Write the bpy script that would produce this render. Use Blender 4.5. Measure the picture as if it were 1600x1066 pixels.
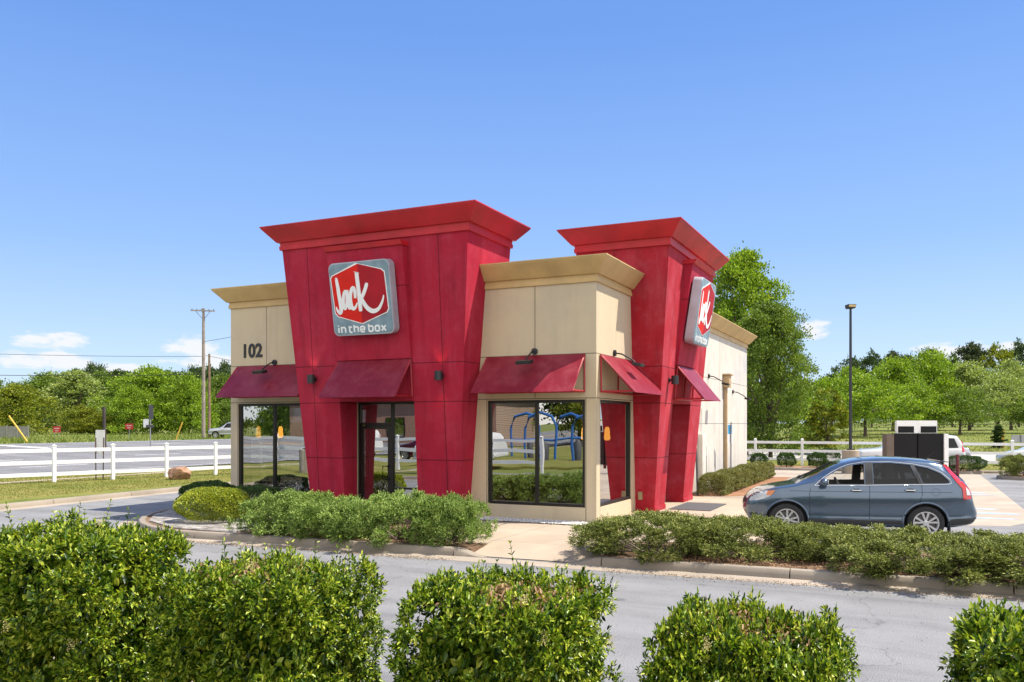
import bpy, bmesh, math, random
import numpy as np
from mathutils import Vector, Matrix
R = math.radians
random.seed(7)
for _o in list(bpy.data.objects): bpy.data.objects.remove(_o)
S = bpy.context.scene
COL = S.collection

# ------------------------------------------------------------------ camera
F, HOR, CAMH = 1328.0, 662.0, 2.4          # focal length in photo pixels, horizon row, eye height
YAW = R(25.37)
CA, SA = math.cos(YAW), math.sin(YAW)
cam = bpy.data.cameras.new("camera"); cam.lens = F/1600*36; cam.sensor_width = 36; cam.sensor_fit = 'HORIZONTAL'
cam.shift_y = (HOR-533)/1600; cam.clip_start = 0.1; cam.clip_end = 9000
camo = bpy.data.objects.new("camera", cam); COL.objects.link(camo)
camo.location = (0, 0, CAMH); camo.rotation_euler = (R(90), 0, YAW); S.camera = camo

def ray(px):
    t = (px-800)/F
    return (CA*t-SA, SA*t+CA)              # world (X, Y) per metre of depth
def G(px, py, z=0.0):                      # the point of height z seen at a pixel
    d = F*(CAMH-z)/(py-HOR); rx, ry = ray(px)
    return Vector((rx*d, ry*d, z))
def D(px, depth, z=0.0):
    rx, ry = ray(px); return Vector((rx*depth, ry*depth, z))
def zat(py, depth): return CAMH-(py-HOR)/F*depth

# ------------------------------------------------------------------ world, sun, exposure
SUN = Vector((0.453, 0.212, 0.866)).normalized()
S.view_settings.view_transform = 'Standard'; S.view_settings.look = 'None'
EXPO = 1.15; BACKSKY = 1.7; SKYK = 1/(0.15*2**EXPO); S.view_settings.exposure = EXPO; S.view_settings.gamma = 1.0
w = bpy.data.worlds.new("World"); S.world = w; w.use_nodes = True
nt = w.node_tree; nt.nodes.clear()
def wn(t, **k):
    n = nt.nodes.new(t)
    for a, v in k.items(): setattr(n, a, v)
    return n
def wmath(op, a, b=None, c=None):
    n = wn('ShaderNodeMath', operation=op)
    for i, v in enumerate((a, b, c)):
        if v is None: continue
        if isinstance(v, (int, float)): n.inputs[i].default_value = v
        else: nt.links.new(v, n.inputs[i])
    return n.outputs[0]
sky = wn('ShaderNodeTexSky', sky_type='NISHITA'); sky.sun_disc = False
sky.sun_elevation = math.asin(SUN.z); sky.sun_rotation = math.atan2(SUN.x, SUN.y)
sky.air_density = 1.0; sky.dust_density = 0.35; sky.ozone_density = 2.2
geo = wn('ShaderNodeNewGeometry'); vm = wn('ShaderNodeVectorMath', operation='SCALE'); vm.inputs['Scale'].default_value = -1
nt.links.new(geo.outputs['Incoming'], vm.inputs[0])
sx = wn('ShaderNodeSeparateXYZ'); nt.links.new(vm.outputs[0], sx.inputs[0])
az = wmath('ARCTAN2', sx.outputs[0], sx.outputs[1])
el = wmath('ARCSINE', sx.outputs[2])
# clear-day colours of the photograph by height above the horizon, over the physical sky
gr = wn('ShaderNodeValToRGB'); ge_ = gr.color_ramp.elements; ge_.new(0.1); ge_.new(0.25); ge_.new(0.5)
for i_, (p_, c_) in enumerate(((0.0, (0.58, 0.735, 0.94)), (0.07, (0.50, 0.68, 0.95)), (0.20, (0.285, 0.495, 0.94)), (0.42, (0.14, 0.322, 0.82)), (1.0, (0.10, 0.25, 0.72)))):
    ge_[i_].position = p_; ge_[i_].color = (*c_, 1)
nt.links.new(sx.outputs[2], gr.inputs[0])
# added fill: sky behind the camera whitened and brightened to lift the shaded front
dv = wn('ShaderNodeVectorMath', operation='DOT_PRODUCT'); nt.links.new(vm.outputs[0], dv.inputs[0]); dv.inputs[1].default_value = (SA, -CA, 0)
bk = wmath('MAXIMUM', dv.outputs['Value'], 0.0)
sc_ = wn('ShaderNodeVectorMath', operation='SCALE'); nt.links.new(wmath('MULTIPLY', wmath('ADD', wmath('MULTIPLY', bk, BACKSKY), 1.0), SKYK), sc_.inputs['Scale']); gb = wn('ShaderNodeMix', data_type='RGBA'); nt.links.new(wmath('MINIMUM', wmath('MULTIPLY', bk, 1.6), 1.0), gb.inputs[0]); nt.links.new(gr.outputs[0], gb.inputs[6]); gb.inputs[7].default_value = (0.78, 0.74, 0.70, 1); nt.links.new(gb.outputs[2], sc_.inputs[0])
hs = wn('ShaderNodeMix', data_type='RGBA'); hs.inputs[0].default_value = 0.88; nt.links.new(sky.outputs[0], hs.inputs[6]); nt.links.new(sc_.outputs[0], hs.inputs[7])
mp = wn('ShaderNodeCombineXYZ'); nt.links.new(wmath('MULTIPLY', az, 1.0), mp.inputs[0]); nt.links.new(wmath('MULTIPLY', el, 2.6), mp.inputs[1])
nz = wn('ShaderNodeTexNoise'); nz.inputs['Scale'].default_value = 30; nz.inputs['Detail'].default_value = 7; nz.inputs['Roughness'].default_value = 0.62
nt.links.new(mp.outputs[0], nz.inputs['Vector'])
def cloud_blob(px, py, wpx, hpx):
    rx, ry = ray(px); a0 = math.atan2(rx, ry)
    dd = math.hypot(1, (px-800)/F); e0 = math.atan((HOR-py)/F/dd)
    da = wmath('DIVIDE', wmath('SUBTRACT', az, a0), wpx/F/dd/dd); de = wmath('DIVIDE', wmath('SUBTRACT', el, e0), hpx/F/dd)
    r2 = wmath('ADD', wmath('MULTIPLY', da, da), wmath('MULTIPLY', de, de))
    return wmath('MAXIMUM', wmath('SUBTRACT', 1.0, r2), 0.0)
blobs = [cloud_blob(80, 533, 78, 20), cloud_blob(60, 562, 120, 20), cloud_blob(300, 543, 60, 24), cloud_blob(325, 566, 90, 18),
         cloud_blob(1274, 514, 34, 20), cloud_blob(1490, 552, 95, 24), cloud_blob(1590, 550, 60, 22), cloud_blob(176, 578, 90, 18),
         cloud_blob(-400, 470, 260, 70), cloud_blob(2300, 480, 300, 80)]
acc = blobs[0]
for b in blobs[1:]: acc = wmath('MAXIMUM', acc, b)
cm = wmath('MULTIPLY', wmath('SUBTRACT', wmath('ADD', nz.outputs[0], wmath('MULTIPLY', acc, 0.36)), 0.63), 5.5)
mr = wn('ShaderNodeClamp'); nt.links.new(wmath('MULTIPLY', cm, wmath('MINIMUM', wmath('MULTIPLY', acc, 3.0), 1.0)), mr.inputs[0])
mix = wn('ShaderNodeMix', data_type='RGBA'); nt.links.new(wmath('MULTIPLY', mr.outputs[0], 0.88), mix.inputs[0])
nt.links.new(hs.outputs[2], mix.inputs[6]); mix.inputs[7].default_value = (0.97*SKYK, 0.98*SKYK, 1.0*SKYK, 1)
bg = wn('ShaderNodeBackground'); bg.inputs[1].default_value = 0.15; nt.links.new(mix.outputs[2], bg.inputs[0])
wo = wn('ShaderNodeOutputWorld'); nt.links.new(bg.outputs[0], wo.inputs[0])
sun = bpy.data.lights.new("sun", 'SUN'); sun.energy = 3.7; sun.angle = R(0.53); sun.color = (1, 0.91, 0.78)
suno = bpy.data.objects.new("sun", sun); COL.objects.link(suno)
suno.rotation_euler = SUN.to_track_quat('Z', 'Y').to_euler()
try:
    S.cycles.max_bounces = 8; S.cycles.transparent_max_bounces = 12
except Exception: pass

# ------------------------------------------------------------------ helpers
def tag(o, label=None, cat=None, group=None, kind=None):
    if label: o['label'] = label
    if cat: o['category'] = cat
    if group: o['group'] = group
    if kind: o['kind'] = kind
    return o
def empty(name, loc, rz=0.0, label=None, cat=None, group=None):
    o = bpy.data.objects.new(name, None); COL.objects.link(o); o.empty_display_size = 0.2
    o.location = loc; o.rotation_euler = (0, 0, rz)
    return tag(o, label, cat, group)
def rootloc(o):
    while o.parent: o = o.parent
    return o.location
def np_mesh(name, V, Fc, k):
    """fast mesh from arrays; every face has k corners"""
    me = bpy.data.meshes.new(name); n = len(V); m = len(Fc)
    me.vertices.add(n); me.vertices.foreach_set('co', np.asarray(V, np.float32).ravel())
    me.loops.add(m*k); me.loops.foreach_set('vertex_index', np.asarray(Fc, np.int32).ravel())
    me.polygons.add(m); me.polygons.foreach_set('loop_start', np.arange(0, m*k, k, dtype=np.int32))
    me.update(calc_edges=True); me.validate()
    return me
def link(name, me, mat, parent=None):
    o = bpy.data.objects.new(name, me); COL.objects.link(o)
    if mat is not None and not me.materials: me.materials.append(mat)
    if parent: o.parent = parent
    return o
def copy_tree(o, parent=None):
    c = o.copy(); COL.objects.link(c)
    if parent: c.parent = parent
    for ch in list(o.children): copy_tree(ch, c)
    return c
class MB:
    def __init__(s): s.v = []; s.f = []
    def add(s, vs, fs):
        b = len(s.v); s.v += [tuple(p) for p in vs]; s.f += [tuple(i+b for i in f) for f in fs]; return s
    def quad(s, a, b, c, d): return s.add((a, b, c, d), ((0, 1, 2, 3),))
    def box(s, x0, y0, z0, x1, y1, z1):
        return s.add([(x0,y0,z0),(x1,y0,z0),(x1,y1,z0),(x0,y1,z0),(x0,y0,z1),(x1,y0,z1),(x1,y1,z1),(x0,y1,z1)],
                     [(3,2,1,0),(4,5,6,7),(0,1,5,4),(1,2,6,5),(2,3,7,6),(3,0,4,7)])
    def cbox(s, c, sx, sy, sz, rz=0.0, base=False):
        z0 = 0 if base else -sz/2; ca, sa = math.cos(rz), math.sin(rz); P = []
        for z in (z0, z0+sz):
            for x, y in ((-sx/2,-sy/2),(sx/2,-sy/2),(sx/2,sy/2),(-sx/2,sy/2)):
                P.append((c[0]+x*ca-y*sa, c[1]+x*sa+y*ca, c[2]+z))
        return s.add(P, [(3,2,1,0),(4,5,6,7),(0,1,5,4),(1,2,6,5),(2,3,7,6),(3,0,4,7)])
    def hexa(s, P):       # 8 corners, bottom ring then top ring
        return s.add(P, [(3,2,1,0),(4,5,6,7),(0,1,5,4),(1,2,6,5),(2,3,7,6),(3,0,4,7)])
    def prism(s, poly, A, B):   # polygon given by two maps of each 2-D point (near face, far face)
        n = len(poly)
        s.add([A(*p) for p in poly]+[B(*p) for p in poly],
              [tuple(range(n)), tuple(reversed(range(n, 2*n)))]+[(i, n+i, n+(i+1) % n, (i+1) % n) for i in range(n)])
        return s
    def tube(s, path, r, n=8, cap=True):
        P = [Vector(p) for p in path]; m = len(P)
        rr = r if isinstance(r, (list, tuple)) else [r]*m
        vs = []; up = Vector((0, 0, 1))
        for i, p in enumerate(P):
            d = (P[min(i+1, m-1)]-P[max(i-1, 0)]).normalized()
            u = d.cross(up if abs(d.z) < 0.95 else Vector((1, 0, 0))).normalized(); v = d.cross(u)
            for k in range(n):
                a = 2*math.pi*k/n; vs.append(p+(u*math.cos(a)+v*math.sin(a))*rr[i])
        fs = [(i*n+k, i*n+(k+1) % n, (i+1)*n+(k+1) % n, (i+1)*n+k) for i in range(m-1) for k in range(n)]
        if cap: fs += [tuple(reversed(range(n))), tuple(range((m-1)*n, m*n))]
        return s.add(vs, fs)
    def lathe(s, prof, c=(0, 0, 0), n=20, axis='z', cap=True):
        vs = []
        for r, h in prof:
            for k in range(n):
                a = 2*math.pi*k/n; p = (r*math.cos(a), r*math.sin(a), h)
                if axis == 'y': p = (p[0], p[2], p[1])
                if axis == 'x': p = (p[2], p[0], p[1])
                vs.append((c[0]+p[0], c[1]+p[1], c[2]+p[2]))
        m = len(prof)
        fs = [(i*n+k, i*n+(k+1) % n, (i+1)*n+(k+1) % n, (i+1)*n+k) for i in range(m-1) for k in range(n)]
        if cap: fs += [tuple(reversed(range(n))), tuple(range((m-1)*n, m*n))]
        return s.add(vs, fs)
    def build(s, name, mat, parent=None, smooth=False, bevel=0.0, local=False, autosmooth=None, seg=2):
        o0 = rootloc(parent) if (parent and not local) else Vector((0, 0, 0))
        me = bpy.data.meshes.new(name)
        me.from_pydata([(p[0]-o0[0], p[1]-o0[1], p[2]-o0[2]) for p in s.v], [], s.f); me.update()
        bm = bmesh.new(); bm.from_mesh(me); bmesh.ops.remove_doubles(bm, verts=bm.verts, dist=1e-5)
        bmesh.ops.recalc_face_normals(bm, faces=bm.faces)
        if bevel > 0:
            es = [e for e in bm.edges if len(e.link_faces) == 2 and e.calc_face_angle(0) > 0.5]
            bmesh.ops.bevel(bm, geom=es, offset=bevel, segments=seg, affect='EDGES', clamp_overlap=True)
        bm.to_mesh(me); bm.free()
        if smooth or bevel:
            for p in me.polygons: p.use_smooth = True
            try: me.set_sharp_from_angle(angle=R(autosmooth or 40))
            except Exception: pass
        return link(name, me, mat, parent)

# ------------------------------------------------------------------ materials
def newmat(name):
    m = bpy.data.materials.new(name); m.use_nodes = True; t = m.node_tree
    return m, t, t.nodes['Principled BSDF']
def nd(t, typ, **k):
    n = t.nodes.new(typ)
    for a, v in k.items(): setattr(n, a, v)
    return n
def lk(t, a, b): t.links.new(a, b)
def mth(t, op, a, b=None, clamp=False):
    n = nd(t, 'ShaderNodeMath', operation=op, use_clamp=clamp)
    for i, v in enumerate((a, b)):
        if v is None: continue
        if isinstance(v, (int, float)): n.inputs[i].default_value = v
        else: lk(t, v, n.inputs[i])
    return n.outputs[0]
def c4(c): return (c[0], c[1], c[2], 1)
def mixc(t, f, a, b, mode='MIX'):
    n = nd(t, 'ShaderNodeMix', data_type='RGBA', blend_type=mode)
    for s_, v in ((0, f), (6, a), (7, b)):
        if isinstance(v, (int, float)): n.inputs[s_].default_value = v
        elif isinstance(v, (tuple, list)): n.inputs[s_].default_value = c4(v)
        else: lk(t, v, n.inputs[s_])
    return n.outputs[2]
def noise(t, scale, detail=4, rough=0.55, vec=None, stretch=None):
    n = nd(t, 'ShaderNodeTexNoise'); n.inputs['Scale'].default_value = scale
    n.inputs['Detail'].default_value = detail; n.inputs['Roughness'].default_value = rough
    tc = nd(t, 'ShaderNodeTexCoord'); v = tc.outputs['Object']
    if stretch:
        m = nd(t, 'ShaderNodeMapping'); m.inputs['Scale'].default_value = stretch; lk(t, v, m.inputs[0]); v = m.outputs[0]
    lk(t, v, n.inputs['Vector'])
    return n.outputs[0]
def ramp(t, f, stops):
    n = nd(t, 'ShaderNodeValToRGB'); e = n.color_ramp.elements
    while len(e) < len(stops): e.new(0.5)
    for i, (p, c) in enumerate(stops):
        e[i].position = p; e[i].color = c4(c) if isinstance(c, (tuple, list)) else (c, c, c, 1)
    lk(t, f, n.inputs[0]); return n.outputs[0]
def bump(t, h, strength, dist, b):
    n = nd(t, 'ShaderNodeBump'); n.inputs['Strength'].default_value = strength; n.inputs['Distance'].default_value = dist
    lk(t, h, n.inputs['Height']); lk(t, n.outputs[0], b.inputs['Normal'])
def M_plain(name, c, rough=0.6, metal=0.0, var=0.12, scale=3.0, bmp=0.0, coat=0.0, spec=None):
    m, t, b = newmat(name)
    f = noise(t, scale, 5)
    lo = [max(0, x*(1-var)) for x in c]; hi = [x*(1+var) for x in c]
    lk(t, ramp(t, f, [(0.3, lo), (0.7, hi)]), b.inputs['Base Color'])
    b.inputs['Roughness'].default_value = rough; b.inputs['Metallic'].default_value = metal
    if coat: b.inputs['Coat Weight'].default_value = coat; b.inputs['Coat Roughness'].default_value = 0.04
    if spec is not None: b.inputs['Specular IOR Level'].default_value = spec
    if bmp: bump(t, noise(t, scale*18, 4), bmp, 0.01, b)
    return m
# ================================================================== ground and roads
def M_asphalt(name, c, c2):
    m, t, b = newmat(name)
    f = noise(t, 0.35, 6, 0.6); g = noise(t, 75, 3, 0.75); h = noise(t, 2.4, 5, 0.6)
    base = ramp(t, f, [(0.3, c), (0.7, c2)])
    sp = ramp(t, g, [(0.30, 0.40), (0.52, 1.0), (0.70, 1.75)])
    col = mixc(t, 1.0, base, sp, 'MULTIPLY')
    st = ramp(t, h, [(0.32, 0.90), (0.5, 1.0)])
    col = mixc(t, 1.0, col, st, 'MULTIPLY')
    vor = nd(t, 'ShaderNodeTexVoronoi', feature='DISTANCE_TO_EDGE'); vor.inputs['Scale'].default_value = 0.22
    tc = nd(t, 'ShaderNodeTexCoord'); ad = nd(t, 'ShaderNodeMix', data_type='VECTOR'); ad.inputs[0].default_value = 0.12
    nn = nd(t, 'ShaderNodeTexNoise'); nn.inputs['Scale'].default_value = 0.9; nn.inputs['Detail'].default_value = 6
    lk(t, tc.outputs['Object'], nn.inputs['Vector']); lk(t, tc.outputs['Object'], ad.inputs[4])
    vmm = nd(t, 'ShaderNodeVectorMath', operation='SCALE'); vmm.inputs['Scale'].default_value = 14; lk(t, nn.outputs['Color'], vmm.inputs[0])
    lk(t, vmm.outputs[0], ad.inputs[5]); lk(t, ad.outputs[1], vor.inputs['Vector'])
    sk = noise(t, 1.0, 5, 0.6, stretch=(0.10, 1.3, 1)); col = mixc(t, 1.0, col, ramp(t, sk, [(0.34, 0.78), (0.5, 1.0), (0.66, 1.08)]), 'MULTIPLY')
    oil = noise(t, 1.3, 3, 0.5); col = mixc(t, 1.0, col, ramp(t, oil, [(0.24, 0.62), (0.33, 1.0)]), 'MULTIPLY')
    crack = ramp(t, vor.outputs['Distance'], [(0.0, 0.68), (0.0025, 1.0)])
    col = mixc(t, 1.0, col, crack, 'MULTIPLY')
    lk(t, col, b.inputs['Base Color']); b.inputs['Roughness'].default_value = 0.9; b.inputs['Specular IOR Level'].default_value = 0.25
    bump(t, g, 0.35, 0.006, b); return m
def M_concrete(name, c, grid=None, stain=0.75):
    m, t, b = newmat(name)
    f = noise(t, 0.9, 6, 0.6); g = noise(t, 120, 3, 0.6); h = noise(t, 0.35, 5)
    base = ramp(t, f, [(0.3, [x*0.84 for x in c]), (0.7, [x*1.08 for x in c])])
    col = mixc(t, 1.0, base, ramp(t, g, [(0.35, 0.86), (0.65, 1.1)]), 'MULTIPLY')
    col = mixc(t, 1.0, col, ramp(t, h, [(0.36, (stain, stain*0.97, stain*0.93)), (0.56, (1, 1, 1))]), 'MULTIPLY')
    if grid:
        tc = nd(t, 'ShaderNodeTexCoord'); sp = nd(t, 'ShaderNodeSeparateXYZ'); lk(t, tc.outputs['Object'], sp.inputs[0])
        a = mth(t, 'PINGPONG', sp.outputs[0], grid/2); b2 = mth(t, 'PINGPONG', sp.outputs[1], grid/2)
        e = mth(t, 'LESS_THAN', mth(t, 'MINIMUM', a, b2), 0.012)
        col = mixc(t, mth(t, 'MULTIPLY', e, 0.55), col, (0.09, 0.08, 0.07))
    lk(t, col, b.inputs['Base Color']); b.inputs['Roughness'].default_value = 0.8
    bump(t, g, 0.25, 0.004, b); return m
def M_ground(name, stops, scale=0.5, fine=9.0, bm_=0.6):
    m, t, b = newmat(name)
    f = noise(t, scale, 8, 0.65); g = noise(t, fine, 5, 0.7)
    a = mth(t, 'ADD', mth(t, 'MULTIPLY', f, 0.6), mth(t, 'MULTIPLY', g, 0.4))
    lk(t, ramp(t, a, stops), b.inputs['Base Color']); b.inputs['Roughness'].default_value = 0.95
    b.inputs['Specular IOR Level'].default_value = 0.1
    if bm_: bump(t, noise(t, fine*8, 4), bm_, 0.03, b)
    return m
m_asph = M_asphalt('asphalt', (0.180, 0.184, 0.189), (0.242, 0.245, 0.25))
m_road = M_asphalt('road_asphalt', (0.16, 0.162, 0.17), (0.20, 0.20, 0.205))
m_conc = M_concrete('concrete', (0.40, 0.335, 0.265), 2.9, 0.86)
m_walk = M_concrete('walk_concrete', (0.40, 0.33, 0.25), 1.83, 0.9)
m_kerb = M_concrete('kerb_concrete', (0.29, 0.25, 0.20), None, 0.8)
m_gut = M_concrete('gutter_concrete', (0.36, 0.31, 0.25), None, 0.85)
m_mulch = M_ground('mulch', [(0.3, (0.10, 0.06, 0.04)), (0.5, (0.20, 0.13, 0.085)), (0.7, (0.32, 0.22, 0.15))], 1.5, 30)
m_clay = M_ground('red_soil', [(0.3, (0.20, 0.10, 0.055)), (0.6, (0.36, 0.20, 0.12))], 1.2, 22)
m_lawn = M_ground('lawn', [(0.34, (0.085, 0.12, 0.020)), (0.48, (0.165, 0.18, 0.042)), (0.62, (0.28, 0.235, 0.08))], 0.45, 10)
m_field = M_ground('field', [(0.34, (0.085, 0.125, 0.025)), (0.5, (0.15, 0.18, 0.045)), (0.66, (0.24, 0.22, 0.08))], 0.11, 3, 0)
m_gravel = M_ground('white_gravel', [(0.40, (0.12, 0.11, 0.10)), (0.52, (0.34, 0.32, 0.30)), (0.64, (0.60, 0.58, 0.56))], 4, 40)
m_wpaint = M_plain('road_paint_white', (0.72, 0.72, 0.70), 0.6, var=0.2, scale=4)
m_ypaint = M_plain('road_paint_yellow', (0.55, 0.36, 0.16), 0.6, var=0.2, scale=4)
m_bpaint = M_plain('faded_blue_paint', (0.32, 0.40, 0.50), 0.8, var=0.25, scale=3)

def sst(x): x = min(1, max(0, x)); return x*x*(3-2*x)
def terr(X, Y):
    a = 0.75*sst((-36-X)/34)+0.003*max(0, -80-X)
    b = 1.35*sst((Y-56)/46)+0.006*max(0, Y-100) if X > -40 else 0
    h = max(a, b if X > -20 else b*sst((X+40)/20))
    return h-0.03
def axis_lines(lo, hi, dense):
    L = set([lo, hi]); x = dense[0]
    while x <= dense[1]: L.add(round(x, 3)); x += dense[2]
    for s_ in (-1, 1):
        x = dense[1] if s_ > 0 else dense[0]; st = dense[2]
        while lo < x < hi: L.add(round(x, 3)); st *= 1.35; x += s_*st
    return sorted(L)
xs = axis_lines(-3200, 2600, (-120, 90, 3)); ys = axis_lines(-900, 4200, (-40, 180, 3))
V = [(x, y, terr(x, y)) for y in ys for x in xs]; n = len(xs)
Fc = [(j*n+i, j*n+i+1, (j+1)*n+i+1, (j+1)*n+i) for j in range(len(ys)-1) for i in range(n-1)]
g = link('ground', np_mesh('ground', V, Fc, 4), m_field); g['kind'] = 'structure'
for p in g.data.polygons: p.use_smooth = True
def sheet(name, poly, z, mat, kind='structure'):
    mb = MB(); mb.add([(p[0], p[1], z if len(p) < 3 else p[2]) for p in poly], [tuple(range(len(poly)))])
    return tag(mb.build(name, mat), kind=kind)
def slab(name, poly, z0, z1, mat, bevel=0.0):
    mb = MB(); mb.prism(poly, lambda x, y: (x, y, z0), lambda x, y: (x, y, z1))
    return tag(mb.build(name, mat, bevel=bevel), kind='structure')

def kerb_y(x): return 13.72+0.041*x                     # front face of the kerb of the planted strip before the restaurant
# parking lot and drive aisle
sheet('parking_lot', [(-24.6, -1), (60, -1), (60, 47.5), (-24.6, 47.5)], 0.0, m_asph)
def offset_path(path, d):
    out = []
    for i, p in enumerate(path):
        a = Vector(path[max(i-1, 0)]); b = Vector(path[min(i+1, len(path)-1)]); t = (b-a).normalized()
        out.append((p[0]-t.y*d, p[1]+t.x*d))
    return out
# left lawn and its kerb
LK = [(-22.0, -4), (-22.3, 5), (-22.75, 12), (-22.95, 15.2), (-23.35, 20), (-23.75, 25), (-24.1, 30), (-24.3, 38), (-24.4, 47.5)]
slab('lawn', offset_path(LK, 0.185)+[(-34.4, 47.5), (-34.4, -4)], -0.06, 0.12, m_lawn)
def sweep(name, path, prof, mat, parent=None, closed=False):   # prof: list of (offset to the left of the path, z or function)
    mb = MB(); n = len(prof); rails = [offset_path(path, o) for o, z in prof]
    vs = [(rails[k][i][0], rails[k][i][1], prof[k][1]) for i in range(len(path)) for k in range(n)]
    fs = [(i*n+k, i*n+k+1, (i+1)*n+k+1, (i+1)*n+k) for i in range(len(path)-1) for k in range(n-1)]
    fs += [tuple(range(n)), tuple(reversed(range((len(path)-1)*n, len(path)*n)))]
    mb.add(vs, fs); o = mb.build(name, mat, parent, smooth=True, autosmooth=50)
    return o
KP = [(0, -0.02), (0.012, 0.09), (0.05, 0.142), (0.17, 0.15), (0.19, 0.10), (0.19, -0.02)]
def kerb(path, jn=3.0):                                   # the raised side lies to the left of the path
    # split in blocks with thin joints
    P = [Vector(p) for p in path]; blocks = []; cur = [P[0]]; acc_ = 0
    for i in range(1, len(P)):
        a, b = P[i-1], P[i]; L = (b-a).length; done = 0
        while acc_+(L-done) >= jn:
            stp = jn-acc_; done += stp; q = a+(b-a)*(done/L); cur.append(q); blocks.append(cur); cur = [q+(b-a).normalized()*0.018]; acc_ = 0
        acc_ += L-done; cur.append(b)
    blocks.append(cur)
    for bl in blocks:
        bl2 = [bl[0]]+[q for q in bl[1:] if (q-bl[0]).length > 0.02]
        cl = [bl2[0]]
        for q in bl2[1:]:
            if (q-cl[-1]).length > 0.01: cl.append(q)
        if len(cl) < 2: continue
        tag(sweep('kerb', [tuple(q) for q in cl], KP, m_kerb), kind='structure')
def gutter(path, wdt=0.42):
    tag(sweep('gutter', path, [(0.03, 0.0105), (-0.02, 0.010), (-wdt*0.5, 0.005), (-wdt, 0.004), (-wdt, -0.01)], m_gut), kind='structure')
def densify(path, st=0.5):
    out = [path[0]]
    for a, b in zip(path, path[1:]):
        L = math.hypot(b[0]-a[0], b[1]-a[1]); k = max(1, int(L/st))
        out += [(a[0]+(b[0]-a[0])*i/k, a[1]+(b[1]-a[1])*i/k) for i in range(1, k+1)]
    return out
kerb(LK); gutter(LK)
# highway beyond the lawn
def strip_x(name, x0, x1, mat, dz, y0=-200, y1=400, kind='structure', nseg=40):
    mb = MB(); m = 6
    vs = [(x0+(x1-x0)*k/m, y0+(y1-y0)*j/nseg, max(terr(x0+(x1-x0)*k/m, y0+(y1-y0)*j/nseg), -0.03)+dz) for j in range(nseg+1) for k in range(m+1)]
    fs = [(j*(m+1)+k, j*(m+1)+k+1, (j+1)*(m+1)+k+1, (j+1)*(m+1)+k) for j in range(nseg) for k in range(m)]
    mb.add(vs, fs); return tag(mb.build(name, mat, smooth=True), kind=kind)
strip_x('highway', -36.2, -66.0, m_road, 0.07)
slab('sidewalk', [(-31.35, -60), (-31.35, 110), (-31.85, 110), (-31.85, -60)], -0.05, 0.135, m_walk)
strip_x('road_marking', -54.0, -54.35, m_ypaint, 0.085); strip_x('road_marking', -54.7, -55.05, m_ypaint, 0.085)
strip_x('road_marking', -36.9, -37.05, m_wpaint, 0.085); strip_x('road_marking', -64.8, -65.0, m_wpaint, 0.085)
for k in range(-3, 12):
    for x_ in (-42.0, -47.6, -59.8): strip_x('road_marking', x_, x_-0.18, m_wpaint, 0.085, k*12.0+5, k*12.0+9, nseg=2)
strip_x('road_marking', -57.5, -63.5, m_wpaint, 0.09, 41.5, 42.3, nseg=2)
slab('lawn', [(-34.4, -60), (-34.4, -4), (-22.0, -4), (-14, -6), (-14, -60)], -0.06, 0.10, m_lawn)
# planted strip before the restaurant: kerb path with a corner at the left
arc = [(-13.2+5.0*math.cos(R(a)), 18.0+5.0*math.sin(R(a))) for a in range(180, 266, 8)]
pathA = [(-18.2, 37.5), (-18.2, 26), (-18.2, 20)]+arc+[(-12.4, kerb_y(-12.4)), (-10, kerb_y(-10)), (-7.55, kerb_y(-7.55))]
pathB = [(-4.75, kerb_y(-4.75)), (0, kerb_y(0)), (6, kerb_y(6)), (14, kerb_y(14))]
full = pathA+[(-6.2, kerb_y(-6.2))]+pathB
kerb(densify(pathA)); kerb(densify(pathB)); gutter(full)
def kerb_taper(x0, x1, za, zb):
    mb = MB(); n = 5; vs = []
    for i in range(n+1):
        x = x0+(x1-x0)*i/n; z = za+(zb-za)*sst(i/n); y = kerb_y(x)
        for o, k in ((0, 0), (0.02, 0.6), (0.06, 0.95), (0.18, 1), (0.18, 0)): vs.append((x, y+o, 0.011+(z-0.011)*k if k else -0.02))
    m = 5
    mb.add(vs, [(i*m+k, i*m+k+1, (i+1)*m+k+1, (i+1)*m+k) for i in range(n) for k in range(m-1)]+[tuple(range(m)), tuple(reversed(range(n*m, n*m+m)))])
    tag(mb.build('kerb', m_kerb, smooth=True), kind='structure')
kerb_taper(-7.53, -6.95, 0.148, 0.02); kerb_taper(-4.77, -5.4, 0.148, 0.02)
pin = offset_path(pathA, 0.185)
slab('planting_bed', pin+[(-7.3, 13.65), (-7.3, 18.12), (-17.3, 18.12), (-17.3, 37.5)], -0.05, 0.125, m_mulch)
slab('gravel_strip', [(-18.0, 37), (-18.0, 18.3), (-17.35, 18.3), (-17.35, 37)], 0.09, 0.152, m_gravel)
# bed under the right hand shrubs
slab('planting_bed', [(-4.9, kerb_y(-4.9)+0.185), (0, kerb_y(0)+0.185), (14, kerb_y(14)+0.185), (14, 16.9), (-2.6, 16.9), (-4.9, 15.6)], -0.05, 0.13, m_mulch)
kerb([(14, 17.06), (-2.5, 17.06), (-3.1, 16.8)])
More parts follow.
